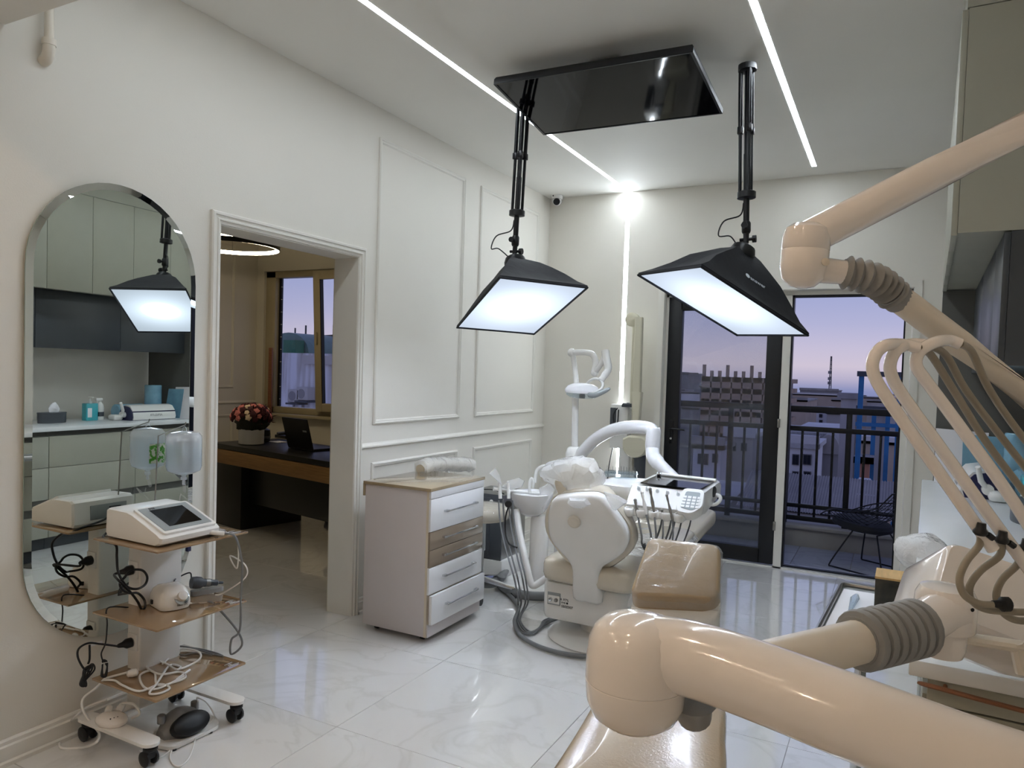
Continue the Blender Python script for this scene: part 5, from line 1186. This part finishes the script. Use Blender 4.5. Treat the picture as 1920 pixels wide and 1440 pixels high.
film('bag_film', opac=.72, bump=.9, bscale=20, rough=.15)
b.build('bag', 'bag_film', t, angle=25)
# ------------------------------------------------------------------ office beyond the doorway
DR = math.radians(-11.5); DO = V((-5.62, 4.76, 0)); DM = Matrix.Translation(DO) @ Matrix.Rotation(DR, 4, 'Z')
t = thing('office_desk', 'black office desk with oak drawer band seen through the doorway', 'desk', DO, DR)
MB().box((0, 0, .705), (2.0, .72, .75), .004).build('desk_top', 'desk_black', t, False)
MB().box((.02, .02, 0), (.50, .66, .705), .003).build('pedestal', 'desk_black', t, False)
MB().box((1.9, .05, 0), (1.95, .68, .705), .003).build('end_leg', 'desk_black', t, False)
MB().box((.5, .10, .24), (1.9, .125, .56), .002).build('modesty_panel', 'desk_black', t, False)
MB().box((.10, -.004, .575), (1.93, .04, .70), .003).build('drawer_band', 'oak_band', t, False)
# laptop
p = onz(563, 843, .752); dx = V((math.cos(DR), math.sin(DR), 0)); dy = V((-math.sin(DR), math.cos(DR), 0)); Zv = V((0, 0, 1))
t = thing('laptop', 'open black laptop with its lid turned to the doorway', 'laptop', p)
w = .37
MB().prism(roundpoly([p + dx * a + dy * b + V((0, 0, .002)) for a, b in ((-w / 2, .0), (w / 2, .0), (w / 2, .23), (-w / 2, .23))], .01), (0, 0, .016)).build('base', 'black_plastic', t)
up = (Zv * .96 - dy * .26).normalized()
lid = MB().prism(roundpoly([p + dx * a + up * b + V((0, 0, .012)) for a, b in ((-w / 2, 0), (w / 2, 0), (w / 2, .275), (-w / 2, .275))], .012), dy * .008).build('lid', 'black_plastic', t)
MB().prism(rect3(p + dx * .12 + up * .165 + V((0, 0, .012)) - dy * .001, dx, up, .055, .016), -dy * .001).build('badge', 'grey_face', lid)
# flower box
p = onz(471, 832, .752)
t = thing('flower_box', 'white round flower box filled with pink and burgundy blooms on desk', 'flower arrangement', p)
MB().lathe([(.10, 0), (.112, .004), (.115, .175), (.11, .18), (.10, .165), (.0, .155)], p, n=28).build('box', 'white_matte', t)
MB().tube(spline([p + dx * -.112 + Zv * .12, p + dx * -.155 + Zv * .11, p + dx * -.165 + Zv * .075, p + dx * -.15 + Zv * .045, p + dx * -.112 + Zv * .035], 5), .005, 8).build('handle', 'steel', t)
mat('bloom_burgundy', (66, 14, 26), .7, noise_amt=.3, scale=40); mat('bloom_pink', (214, 130, 126), .7, noise_amt=.15, scale=40); mat('bloom_cream', (226, 204, 176), .7, noise_amt=.1, scale=40); mat('leaf_dark', (34, 36, 26), .7, noise_amt=.3, scale=30)
fc = p + Zv * .235; rnd = random.Random(4)
MB().ball(fc + V((0, 0, -.02)), .15, .15, .12, 16, 10).jitter(.03, 20).build('foliage', 'leaf_dark', t)
def bloom(c, d, r, m, petals=3):
    x, y, z = frame(d); b = MB()
    for k in range(petals):
        f = 1 - k / petals; rings = []
        for s, h in ((.25, -.2), (.8 * f + .1, .05), (f, .35 + .1 * k), (.9 * f, .55 + .12 * k)):
            rings.append([c + (x * math.cos(2 * math.pi * j / 10) + y * math.sin(2 * math.pi * j / 10)) * (r * s * (1 + .14 * math.cos(5 * 2 * math.pi * j / 10 + k))) + z * (r * h) for j in range(10)])
        b.loft(rings)
    return b.build('bloom', m, t)
for k in range(64):
    a = 2.399 * k; zz = 1 - (k + .5) / 64 * 1.05; rr = math.sqrt(max(0, 1 - zz * zz))
    d = V((rr * math.cos(a), rr * math.sin(a), zz)); c = fc + V((d.x * .165, d.y * .165, d.z * .125))
    m = ('bloom_burgundy', 'bloom_pink', 'bloom_burgundy', 'bloom_cream', 'bloom_burgundy', 'bloom_pink', 'bloom_burgundy')[k % 7]
    bloom(c, d, .022 + .014 * rnd.random(), m)
b = MB()
for k in range(26):
    a = rnd.random() * 6.28; e = rnd.random() * 1.1 - .25; d = V((math.cos(a) * math.cos(e), math.sin(a) * math.cos(e), math.sin(e)))
    c = fc + V((d.x * .16, d.y * .16, d.z * .12)); q = c + d * (.05 + .03 * rnd.random()); s = d.cross(V((.3, .2, 1))).normalized() * .008
    b.add([c, c.lerp(q, .5) + s, q, c.lerp(q, .5) - s, c.lerp(q, .5) + d.cross(s)], [(0, 1, 4), (1, 2, 4), (2, 3, 4), (3, 0, 4)])
b.build('sprigs', 'bloom_burgundy', t)
# small desk clutter
p = onz(521, 829, .752)
t = thing('paper_stack', 'white note sheets lying between flower box and laptop', 'paper', p)
MB().prism([p + dx * a + dy * b_ for a, b_ in ((-.07, -.05), (.06, -.05), (.06, .06), (-.07, .06))], (0, 0, .004)).build('sheets', 'paper', t)
p = onz(520, 822, .752) + dy * .1
t = thing('desk_phone', 'dark desk telephone behind the note sheets', 'telephone', p)
MB().prism([p + dx * a + dy * b_ for a, b_ in ((-.09, -.07), (.09, -.07), (.09, .09), (-.09, .09))], (0, 0, .03)).build('body', 'black_plastic', t)
MB().tube([p + dx * -.06 + dy * -.06 + Zv * .04, p + dx * -.06 + dy * .08 + Zv * .048], .016, 8).build('handset', 'dark_grey', t)
p = onz(471, 832, .752) + dx * -.13 + dy * .22
t = thing('desk_speaker', 'small round black speaker behind the flower box', 'speaker', p)
MB().lathe([(.05, 0), (.052, .01), (.055, .07), (.05, .11), (.02, .125)], p, n=18).build('body', 'black_plastic', t); MB().lathe([(.053, .03), (.0565, .035), (.0565, .05), (.053, .055)], p, n=18).build('ring', 'dark_grey', t)
# desk chair
c0 = V((-4.52, 5.55, 0))
t = thing('desk_chair', 'black swivel chair behind the office desk', 'chair', c0)
MB().rbox(c0 + V((-.24, -.24, .42)), c0 + V((.24, .24, .50)), .08, 2, .03, 4).build('seat', 'black_cloth', t)
MB().rbox(c0 + V((-.22, .22, .56)), c0 + V((.22, .28, 1.02)), .03, 1, .02, 4).build('backrest', 'black_cloth', t)
MB().cyl(c0 + V((0, 0, .1)), c0 + V((0, 0, .42)), .025, 12).box(c0 + V((-.03, .2, .42)), c0 + V((.03, .27, .62))).build('column', 'black_metal', t)
for k in range(5):
    a = 2 * math.pi * k / 5 + 3.75; e = c0 + V((math.cos(a) * .28, math.sin(a) * .28, .07))
    lg = MB().tube([c0 + V((0, 0, .11)), e], [.024, .016], 8).build('leg', 'chrome', t)
    MB().cyl(e + V((-.014, 0, -.038)), e + V((.014, 0, -.038)), .032, 14).build('caster', 'black_plastic', lg)
# ring pendants
for (z, px, py, R0, lab) in ((2.50, 434, 461, .40, 'large black ring pendant glowing warm white over the office desk'), (2.66, 425, 444, .26, 'smaller upper ring pendant glowing warm white over the office desk')):
    c = onz(px, py, z) if z < 2.6 else V((c.x - .05, c.y, 2.64))
    t = thing('ring_pendant', lab, 'pendant lamp', (c.x, c.y, CZ))
    n = 48; circ = lambda r, z_: [V((c.x + r * math.cos(2 * math.pi * k / n), c.y + r * math.sin(2 * math.pi * k / n), z_)) for k in range(n)]
    MB().loft([circ(R0, c.z + .02), circ(R0, c.z - .02), circ(R0 - .006, c.z - .02), circ(R0 - .006, c.z + .012), circ(R0 - .02, c.z + .012), circ(R0 - .02, c.z + .02), circ(R0, c.z + .02)], caps=False).build('ring', 'black_metal', t)
    MB().loft([circ(R0 - .007, c.z - .018), circ(R0 - .019, c.z - .018), circ(R0 - .019, c.z + .011), circ(R0 - .007, c.z + .011), circ(R0 - .007, c.z - .018)], caps=False).build('led_ring', 'led_warm', t)
    for k in range(3):
        a = 2 * math.pi * k / 3 + .3; MB().cyl((c.x + (R0 - .01) * math.cos(a), c.y + (R0 - .01) * math.sin(a), c.z + .02), (c.x, c.y, CZ - .03), .0012, 5).build('wire', 'black_metal', t)
    MB().lathe([(.05, -.03), (.06, -.025), (.06, 0)], (c.x, c.y, CZ), n=18).build('canopy', 'black_metal', t)
# window
mat('upvc', (168, 156, 128), .35, noise_amt=.03)
w1 = struct(MB().box((-6.34, 6.10, .95), (-6.20, 6.2, 2.53), .004).box((-5.08, 6.10, .95), (-5.02, 6.2, 2.53), .004).box((-6.34, 6.10, 2.46), (-5.02, 6.2, 2.53), .004).box((-6.34, 6.10, .95), (-5.02, 6.2, 1.02), .004).build('window_1', 'upvc'))
MB().box((-6.2, 6.16, 1.02), (-6.165, 6.185, 2.46)).build('screen_track', 'black_frame', w1)
for k in range(10): MB().box((-6.166, 6.155, 1.1 + .14 * k), (-6.15, 6.16, 1.106 + .14 * k)).build('track_clip', 'white_plastic', w1)
MB().box((-6.165, 6.172, 1.02), (-5.55, 6.176, 2.46)).build('pane', 'glass_pane', w1)
# tilted-in sash
A = V((-5.52, 6.10, 1.0)); T_ = math.radians(5)
sm = Matrix.Translation(A) @ Matrix.Rotation(math.radians(2.5), 4, 'X') @ Matrix.Rotation(math.radians(-.8), 4, 'Y')
sa = MB().box((0, -.06, 0), (.09, 0, 1.5), .004).box((.41, -.06, 0), (.49, 0, 1.5), .004).box((.09, -.06, 0), (.42, 0, .09), .004).box((.09, -.06, 1.41), (.42, 0, 1.5), .004).xf(sm).build('sash', 'upvc', w1)
MB().box((.085, -.034, .085), (.415, -.028, 1.415)).xf(sm).build('sash_pane', 'glass_pane', w1)
MB().box((.088, -.056, .088), (.10, -.01, 1.412)).box((.40, -.056, .088), (.412, -.01, 1.412)).xf(sm).build('sash_gasket', 'black_frame', w1)
MB().box((.03, -.085, .72), (.055, -.06, .85), .004).xf(sm).build('sash_handle', 'upvc', w1)
struct(MB().box((-6.4, 5.98, .92), (-4.98, 6.10, .95), .004).build('trim_40', 'upvc'))
p0, p1 = ony(508, 652, 6.0), ony(506, 756, 6.0)
o = MB().box((p0.x - .025, 5.99, .955), (p0.x + .025, 6.012, p0.z), .003).build('wooden_batten', 'wood_brown'); tag(o, 'dark brown wooden batten standing on the office window sill', 'batten')
# ------------------------------------------------------------------ balcony
mat('concrete', (158, 154, 146), .85, noise_amt=.12, scale=3, bump=.2, bscale=30)
bf = struct(MB().box((-4.0, 6.27, -.25), (1.6, 7.45, -.034)).build('balcony_floor', 'concrete'))
tile0 = MB().box((.003, .003, -.006), (.447, .297, 0), .0015, 1).build('floor_tile', 'balcony_tile', bf)
first = True
for i in range(12):
    for j in range(4):
        o = tile0 if first else dpart(tile0, bf); first = False
        o.location = (-3.85 + .45 * i, 6.27 + .30 * j - (.27 if j == 3 else 0) * 0, -.028)
        if j == 3: o.location.y = 6.27 + .9; o.scale = (1, .1, 1)
struct(MB().box((-4.0, 7.2, -.034), (1.6, 7.42, .135), .006).box((-4.0, 7.17, .135), (1.6, 7.45, .165), .004).build('balcony_kerb', 'concrete'))
t = thing('balcony_railing', 'black metal balcony railing with upright bars on a low kerb', 'railing', (-1.2, 7.3, .165))
RY = 7.3
for z0, z1, nm in ((1.205, 1.262, 'top_rail'), (1.03, 1.075, 'second_rail'), (.315, .352, 'lower_rail'), (.195, .24, 'bottom_rail')): MB().box((-3.9, RY - .025, z0), (1.5, RY + .025, z1), .003).build(nm, 'black_frame', t)
post0 = None; bar0 = None
for k in range(-22, 16):
    x = -.865 + .1305 * k
    if x < -3.9 or x > 1.5: continue
    if k % 4 == 0:
        if post0 is None: post0 = MB().box((-.024, RY - .024, .165), (.024, RY + .024, 1.21), .002).build('post', 'black_frame', t, False); o = post0
        else: o = dpart(post0, t)
        o.location = (x - t.location.x, -t.location.y, -t.location.z)
    else:
        if bar0 is None: bar0 = MB().box((-.011, RY - .011, .22), (.011, RY + .011, 1.04), .001).build('baluster', 'black_frame', t, False); o = bar0
        else: o = dpart(bar0, t)
        o.location = (x - t.location.x, -t.location.y, -t.location.z)
# wire chair
c0 = V((-.10, 6.66, -.028)); wm = Matrix.Translation(c0) @ Matrix.Rotation(math.radians(-30), 4, 'Z') @ Matrix.Scale(.92, 4) @ Matrix.Translation(-c0)
t = thing('wire_chair', 'black diamond wire lounge chair with dark cushion on the balcony', 'chair', c0)
def shell(u, v):                      # u across (y), v front->back (x)
    wid = .16 + .27 * math.sin(math.pi * (.10 + .62 * v)); x = -.36 + .78 * v - .10 * max(0, v - .5)
    z = .425 - .09 * v + .95 * max(0, v - .40) ** 1.6 + .16 * abs(u) ** 2.0 * math.sin(math.pi * min(1, v * 1.1 + .05))
    return wm @ (c0 + V((x, u * wid, z)))
b = MB()
for i in range(13):
    u = -1 + 2 * i / 12; b.tube([shell(u, k / 16) for k in range(17)], .0026, 5)
for j in range(17):
    v = j / 16; b.tube([shell(-1 + 2 * k / 12, v) for k in range(13)], .0026, 5)
b.build('wire_seat', 'black_metal', t)
MB().tube([shell(-1, k / 16) for k in range(17)] + [shell(-1 + 2 * k / 10, 1) for k in range(1, 11)] + [shell(1, 1 - k / 16) for k in range(1, 17)] + [shell(1 - 2 * k / 10, 0) for k in range(1, 10)], .0055, 6, closed=True).build('rim', 'black_metal', t)
o = [c0 + V((-.36 + .5 * (.5 + .5 * math.cos(a)) * 1.02, .24 * math.sin(a), .36 - .05 * (.5 + .5 * math.cos(a)))) for a in [2 * math.pi * k / 24 for k in range(24)]]
MB().puff(o, (.1, 0, 1), [(.85, .02), (1, .035), (1, .06), (.92, .085), (.6, .10)]).xf(wm).build('cushion', 'black_cloth', t)
for s in (-1, 1):
    MB().tube(spline([c0 + V((-.13, s * .10, .33)), c0 + V((-.24, s * .24, .04)), c0 + V((-.23, s * .245, .006)), c0 + V((-.18, s * .245, .006)), c0 + V((.18, s * .245, .006)), c0 + V((.23, s * .245, .006)), c0 + V((.24, s * .24, .04)), c0 + V((.10, s * .10, .33))], 4), .007, 8).xf(wm).build('sled_leg', 'black_metal', t)
MB().tube([c0 + V((-.13, -.1, .33)), c0 + V((-.13, .1, .33))], .006, 8).tube([c0 + V((.10, -.1, .33)), c0 + V((.10, .1, .33))], .006, 8).xf(wm).build('cross_brace', 'black_metal', t)

# ------------------------------------------------------------------ city
GZ = -16.0
mat('ground_city', (140, 138, 136), .9, noise_amt=.2, scale=.05)
struct(MB().box((-420, 9, GZ - 1), (420, 620, GZ)).build('ground', 'ground_city'))
for n, c in (('b_grey', (194, 188, 182)), ('b_pale', (236, 232, 230)), ('b_tan', (196, 176, 156)), ('b_dark', (150, 146, 144)), ('b_brick', (186, 132, 108))): mat(n, c, .85, noise_amt=.12, scale=.6)
mat('roof_grey', (164, 158, 152), .8, noise_amt=.2, scale=.8); mat('roof_light', (220, 216, 212), .7, noise_amt=.1, scale=.8)
mat('win_dark', (38, 42, 50), .15, noise_amt=.1); mat('win_frame', (120, 116, 112), .6)
mat('blue_steel', (52, 118, 166), .5, noise_amt=.1); mat('shaft_grey', (186, 180, 176), .9, noise_amt=.15, scale=1.2, stretch=(2, 2, .3)); mat('frame_brown', (186, 162, 140), .9, noise_amt=.12, scale=.8)
BL = []
def bld(name, label, x0, x1, y0, y1, ztop, m, roof='roof_grey', wins=None, group=None, par=.25):
    if group and any(x0 < q[1] + .4 and x1 > q[0] - .4 and y0 < q[3] + .4 and y1 > q[2] - .4 for q in BL): return None
    BL.append((x0, x1, y0, y1))
    t = thing(name, label, 'building', ((x0 + x1) / 2, (y0 + y1) / 2, GZ), group=group)
    MB().box((x0, y0, GZ), (x1, y1, ztop)).build('wall', m, t)
    MB().box((x0 - .1, y0 - .1, ztop), (x1 + .1, y1 + .1, ztop + .15)).box((x0 - .1, y0 - .1, ztop), (x1 + .1, y0 + .15, ztop + .15 + par)).build('roof', roof, t)
    for (wx0, wx1, wz0, wz1) in (wins or []):
        f = MB().box((wx0, y0 - .06, wz0), (wx1, y0 + .05, wz1)).build('window', 'win_frame', t)
        dx = (wx1 - wx0) * .1; MB().box((wx0 + dx, y0 - .08, wz0 + dx), ((wx0 + wx1) / 2 - dx * .3, y0 - .055, wz1 - dx)).box(((wx0 + wx1) / 2 + dx * .3, y0 - .08, wz0 + dx), (wx1 - dx, y0 - .055, wz1 - dx)).build('pane', 'win_dark', f)
    return t
def rc(px0, px1, py0, py1, Y):
    a, b_ = ony(px0, py0, Y), ony(px1, py1, Y); return (a.x, b_.x, b_.z, a.z)
def col(px, py, Y): return ony(px, py, Y)
# white house
Y = 24
a, b_ = col(1470, 838, Y), col(1529, 838, Y)
ws = [rc(*q, Y) for q in ((1486, 1498, 851, 872), (1506, 1521, 851, 872), (1486, 1497, 883, 900), (1507, 1520, 883, 900))]
bld('white_house', 'white house with small framed windows below the balcony', a.x, b_.x, Y, Y + 2.7, a.z, 'b_pale', 'roof_light', ws)
a, b_ = col(1476, 800, 30), col(1535, 818, 30)
bld('flat_building', 'pale flat roofed block just behind the white house', a.x, b_.x + 1, 31.2, 39, a.z - .4, 'b_grey', 'roof_light')
# near gabled roofs
def gable(name, label, px0, px1, Y0, Y1, pyr, pye, m='roof_grey'):
    a = col(px0, pye, Y0); b_ = col(px1, pye, Y0); r = col((px0 + px1) / 2, pyr, (Y0 + Y1) / 2)
    t = thing(name, label, 'building', ((a.x + b_.x) / 2, Y0, GZ))
    xm = (a.x + b_.x) / 2
    MB().box((a.x + .3, Y0 + .2, GZ), (b_.x - .3, Y1 - .2, a.z - .05)).build('wall', 'b_dark', t)
    N = 60; rf = MB(); vs = []
    for i in range(N * 2 + 1):
        x = a.x + (b_.x - a.x) * i / (N * 2); dz = .025 if i % 2 else 0
        vs += [V((x, Y0, a.z + dz)), V((x, (Y0 + Y1) / 2, r.z + dz)), V((x, Y1, a.z + dz))]
    rf.add(vs, [f for i in range(N * 2) for f in ((3 * i, 3 * i + 3, 3 * i + 4, 3 * i + 1), (3 * i + 1, 3 * i + 4, 3 * i + 5, 3 * i + 2))])
    rf.build('roof', m, t, smooth=False)
    return t, a, b_, r
t, a, b_, r = gable('tiled_shed', 'long grey ribbed shed roof just below the railing', 1380, 1700, 15.2, 18.6, 893, 948)
q = [V((onp_.x, onp_.y, onp_.z)) for onp_ in [V((col(x, y, yy).x, yy, a.z + (r.z - a.z) * (yy - 15.2) / 2.4 + .07)) for x, y, yy in ((1604, 918, 16.2), (1640, 925, 16.2), (1632, 905, 17.2), (1610, 903, 17.2))]]
MB().prism(q, (0, 0, .03)).build('skylight', 'roof_light', t)
gable('tiled_shed', 'low dark shed roof close under the left end of railing', 1150, 1440, 12.6, 15.0, 985, 1010)
gable('tiled_shed', 'grey ribbed roof behind the glazed door leaf', 1200, 1366, 17, 21, 905, 930, 'roof_light')
# blue steel frame
Y = 19.0
t = thing('steel_frame', 'tall blue steel building frame beside grey concrete shafts', 'steel frame', (col(1640, 880, Y).x, Y, GZ))
zt_ = col(1612, 704, Y).z
for px, yy in ((1611, Y), (1684, Y), (1638, Y + 3), (1664, Y + 3)):
    x = col(px, 800, yy).x; MB().box((x - .035, yy - .06, GZ), (x + .035, yy + .06, zt_ if yy == Y else col(px, 762, yy).z)).box((x - .055, yy - .065, GZ), (x - .035, yy + .065, zt_ if yy == Y else col(px, 762, yy).z)).box((x + .035, yy - .065, GZ), (x + .055, yy + .065, zt_ if yy == Y else col(px, 762, yy).z)).build('post', 'blue_steel', t)
x0, x1 = col(1607, 708, Y).x, col(1720, 708, Y).x
MB().box((x0, Y - .09, zt_ - .02), (x1, Y + .09, zt_ + .10)).build('top_beam', 'dark_grey', t)
z = col(1640, 770, Y + 3).z; MB().box((col(1605, 770, Y + 3).x, Y + 2.9, z), (x1 + 1, Y + 3.1, z + .12)).build('floor_beam', 'dark_grey', t)
z = col(1640, 800, Y + 3).z; MB().box((col(1605, 770, Y + 3).x, Y + 2.9, z), (x1 + 1, Y + 3.1, z + .1)).build('floor_beam', 'blue_steel', t)
for i, (p0, p1, pt, yy) in enumerate(((1577, 1606, 747, 23), (1643, 1664, 775, 22.6))):
    a, b_ = col(p0, pt, yy), col(p1, pt, yy)
    bld('concrete_shaft', ('tall bare concrete shaft left of the blue steel frame', 'bare concrete shaft inside the blue steel frame')[i], a.x, b_.x, yy, yy + 1.6, a.z, 'shaft_grey', 'shaft_grey', par=0)
a, b_ = col(1608, 868, 21), col(1630, 868, 21)
bld('brick_shed', 'small red brick shed behind the blue steel posts', a.x, b_.x, 21, 22, a.z, 'b_brick', par=0)
# dark barrel roof
a = col(1545, 850, 27); t = thing('barrel_shed', 'dark barrel roofed shed right of the white house', 'building', (a.x, 27, GZ))
w = col(1575, 850, 27).x - col(1531, 850, 27).x; x0 = col(1531, 850, 27).x
MB().box((x0, 27, GZ), (x0 + w, 31, a.z)).build('wall', 'b_dark', t)
MB().loft([[V((x0 + w / 2 - w / 2 * math.cos(math.pi * k / 12), y, a.z + .65 * math.sin(math.pi * k / 12))) for k in range(13)] for y in (26.9, 31)]).build('roof', 'roof_grey', t)
# unfinished block seen through the door leaf
Y = 44
t = thing('unfinished_block', 'unfinished brown concrete apartment block seen through the glazed door', 'building', (col(1370, 800, Y).x, Y, GZ))
x0, x1, zt_ = col(1316, 707, Y).x, col(1450, 707, Y).x, col(1370, 707, Y).z
MB().box((x0 + .3, Y + 1.2, GZ), (x1 - .3, Y + 12, zt_ - .3)).build('core', 'b_dark', t)
nf = 7; fh = (zt_ - col(1370, 792, Y).z) / 4
for k in range(nf + 1): MB().box((x0, Y, zt_ - fh * k - .3), (x1, Y + 12, zt_ - fh * k)).build('floor_slab', 'frame_brown', t)
for k in range(7):
    x = x0 + (x1 - x0 - .5) * k / 6; MB().box((x, Y, GZ), (x + .5, Y + .5, zt_)).build('column', 'frame_brown', t)
for k in range(nf):
    for j in range(6):
        if (j, k) in ((0, 0),): continue
        xa = x0 + (x1 - x0 - .5) * j / 6 + .5; xb = x0 + (x1 - x0 - .5) * (j + 1) / 6
        if j in (0, 3, 5): MB().box((xa, Y + .3, zt_ - fh * (k + 1)), (xb, Y + .5, zt_ - fh * k - fh * .62)).build('parapet', 'frame_brown', t)
        if j == 1: MB().box((xa, Y + .3, zt_ - fh * (k + 1)), (xb, Y + .5, zt_ - fh * k)).build('infill_wall', 'frame_brown', t)
for k in range(9):
    x = x0 + (x1 - x0 - .4) * k / 8; MB().box((x, Y + .1, zt_), (x + .16, Y + .35, zt_ + .35 + .35 * (k % 3 == 0))).build('column_stub', 'frame_brown', t)
BL.append((x0, x1, 44, 56))
# radio mast
Y = 170; a = col(1553, 785, Y); b_ = col(1556, 668, Y)
t = thing('radio_mast', 'thin lattice radio mast rising over the far city', 'mast', (a.x, Y, GZ))
b = MB()
for k in range(3):
    an = 2 * math.pi * k / 3; o = V((math.cos(an), math.sin(an), 0))
    b.tube([V((a.x, Y, GZ)) + o * .55, V((a.x, Y, b_.z)) + o * .12], .09, 5)
for k in range(26):
    z = GZ + (b_.z - GZ) * k / 26; r = .55 - .43 * k / 26
    P3 = [V((a.x + r * math.cos(2 * math.pi * j / 3), Y + r * math.sin(2 * math.pi * j / 3), z)) for j in range(3)]; b.tube(P3, .06, 4, closed=True)
b.build('lattice', 'dark_grey', t)
for z in (.55, .62, .72): MB().box((a.x - .45, Y - .25, a.z + (b_.z - a.z) * z), (a.x + .1, Y + .25, a.z + (b_.z - a.z) * z + .6)).build('antenna', 'b_dark', t)
# white mid block and other readable blocks
a, b_ = col(1531, 771, 62), col(1551, 771, 62)
bld('white_block', 'pale block with two small windows in the middle distance', a.x, b_.x, 62, 70, a.z, 'b_pale', wins=[rc(*q, 62) for q in ((1536, 1542, 776, 783), (1536, 1542, 787, 794))])
a, b_ = col(1551, 776, 58), col(1580, 776, 58)
bld('grey_block', 'plain grey block right of the pale middle distance block', a.x, b_.x, 58, 66, a.z, 'b_grey')
a, b_ = col(1478, 752, 75), col(1512, 752, 75)
bld('brown_block', 'brownish block on the skyline beside the door post', a.x, b_.x, 75, 86, a.z, 'b_tan')
a, b_ = col(1560, 752, 95), col(1588, 752, 95)
bld('tan_block', 'tan block on the skyline under the radio mast', a.x, b_.x, 95, 110, a.z, 'b_tan')
# house behind glazed leaf
Y = 24
a, b_ = col(1300, 840, Y), col(1352, 840, Y)
bld('cream_house', 'cream house with two windows seen through the glazed door', a.x, b_.x, Y, Y + 1.8, a.z, 'b_pale', wins=[rc(*q, Y) for q in ((1309, 1316, 850, 870), (1318, 1328, 850, 872), (1336, 1346, 850, 868))])
a, b_ = col(1362, 818, 26), col(1412, 818, 26)
bld('grey_house', 'grey flat house seen through the glazed door', a.x, b_.x, 26, 32, a.z, 'b_grey', 'roof_light', wins=[rc(*q, 26) for q in ((1372, 1380, 830, 846), (1390, 1400, 830, 846))])
# filler city
rnd = random.Random(11)
k = 0
for ring, (ya, yb_, n) in enumerate(((34, 56, 16), (66, 100, 26), (105, 160, 34), (170, 300, 44), (310, 560, 70))):
    for i in range(n):
        y = ya + (yb_ - ya) * rnd.random(); ang = (i + .2 + .6 * rnd.random()) / n; x = (-.62 + .86 * ang) * y
        if ring == 0 and -.42 * y < x < -.24 * y: continue
        w = 4 + 5 * rnd.random() * (1 + ring * .5); d = 6 + 6 * rnd.random()
        top = 1.5 - y * ((.012 if ring < 4 else .018) + .10 * rnd.random() * (1, .55, .34, .14, .035)[ring]) + (rnd.random() < .12) * y * .02
        m = rnd.choice(('b_grey', 'b_pale', 'b_tan', 'b_dark', 'b_grey'))
        bld('distant_building', 'small flat roofed building of the hazy distant city', x, x + w, y, y + d, top, m, rnd.choice(('roof_grey', 'roof_light')), group='distant city buildings')
# ---- neighbour seen from the office window
Y = 15.5
t = thing('weathered_building', 'white weathered blank wall with rooftop behind the office window', 'building', (col(560, 760, Y).x, Y, GZ))
x0, x1, zt_ = col(440, 660, Y).x, col(760, 660, Y).x, col(560, 662, Y).z
mat('weathered', (238, 236, 238), .9, col2=(176, 168, 160), scale=3.0, mix=(.42, .72), stretch=(1.6, 1.6, .16))
MB().box((x0, Y, GZ), (x1, Y + 8, zt_)).build('wall', 'weathered', t)
MB().box((col(572, 660, Y).x, Y - .12, zt_ - .3), (x1, Y, zt_ - .06)).build('ledge', 'b_grey', t)
a = col(575, 640, Y + 3)
MB().box((a.x, Y + 3, zt_), (x1, Y + 7, a.z)).box((a.x - .3, Y + 2.6, a.z - .12), (x1, Y + 7, a.z)).build('roof_house', 'b_grey', t)
b = MB()
for px in (573, 590, 604, 625): q = col(px, 635, Y + 2.6); b.cyl((q.x, q.y, a.z), (q.x, q.y, a.z + .5), .03, 6)
b.tube([col(573, 632, Y + 2.6), col(640, 628, Y + 2.6)], .03, 6); b.build('roof_rail', 'dark_grey', t)
mat('green_sheet', (50, 112, 84), .5, noise_amt=.2, scale=4); mat('arch_green', (108, 136, 128), .35, noise_amt=.1)
xa, xb = col(512, 655, Y + 1).x, col(588, 655, Y + 1).x
MB().loft([[V(((xa + xb) / 2 - (xb - xa) / 2 * math.cos(math.pi * k / 14), y, zt_ + .62 * math.sin(math.pi * k / 14))) for k in range(15)] for y in (Y + .8, Y + 5)]).build('arched_canopy', 'arch_green', t)
q0, q1 = col(541, 638, Y + .6), col(563, 660, Y + .6)
MB().box((q0.x, Y + .4, zt_), (q1.x, Y + .75, q0.z)).build('water_tank', 'green_sheet', t)
for px in (544, 553): q = col(px, 640, Y + 4); MB().cyl((q.x, q.y, zt_), (q.x, q.y, col(px, 615 if px == 553 else 624, Y + 4).z), .03, 5).build('aerial', 'dark_grey', t)
for px, py in ((583, 738), (566, 742)):
    q = col(px, py, Y)
    c_ = MB().box((q.x - .2, Y - .35, q.z - .18), (q.x + .2, Y - .05, q.z + .18), .02).build('air_conditioner', 'b_grey', t)
    MB().lathe([(.13, 0), (.13, .01)], (q.x - .03, Y - .35, q.z), (0, -1, 0), 16).build('fan_grille', 'b_dark', c_)
    MB().box((q.x - .22, Y - .4, q.z - .24), (q.x + .22, Y, q.z - .19)).build('bracket', 'dark_grey', c_)
    MB().cyl((q.x - .25, Y - .05, q.z - .2), (q.x - .25, Y - .05, q.z - 2.5), .03, 6).build('pipe', 'b_dark', c_)
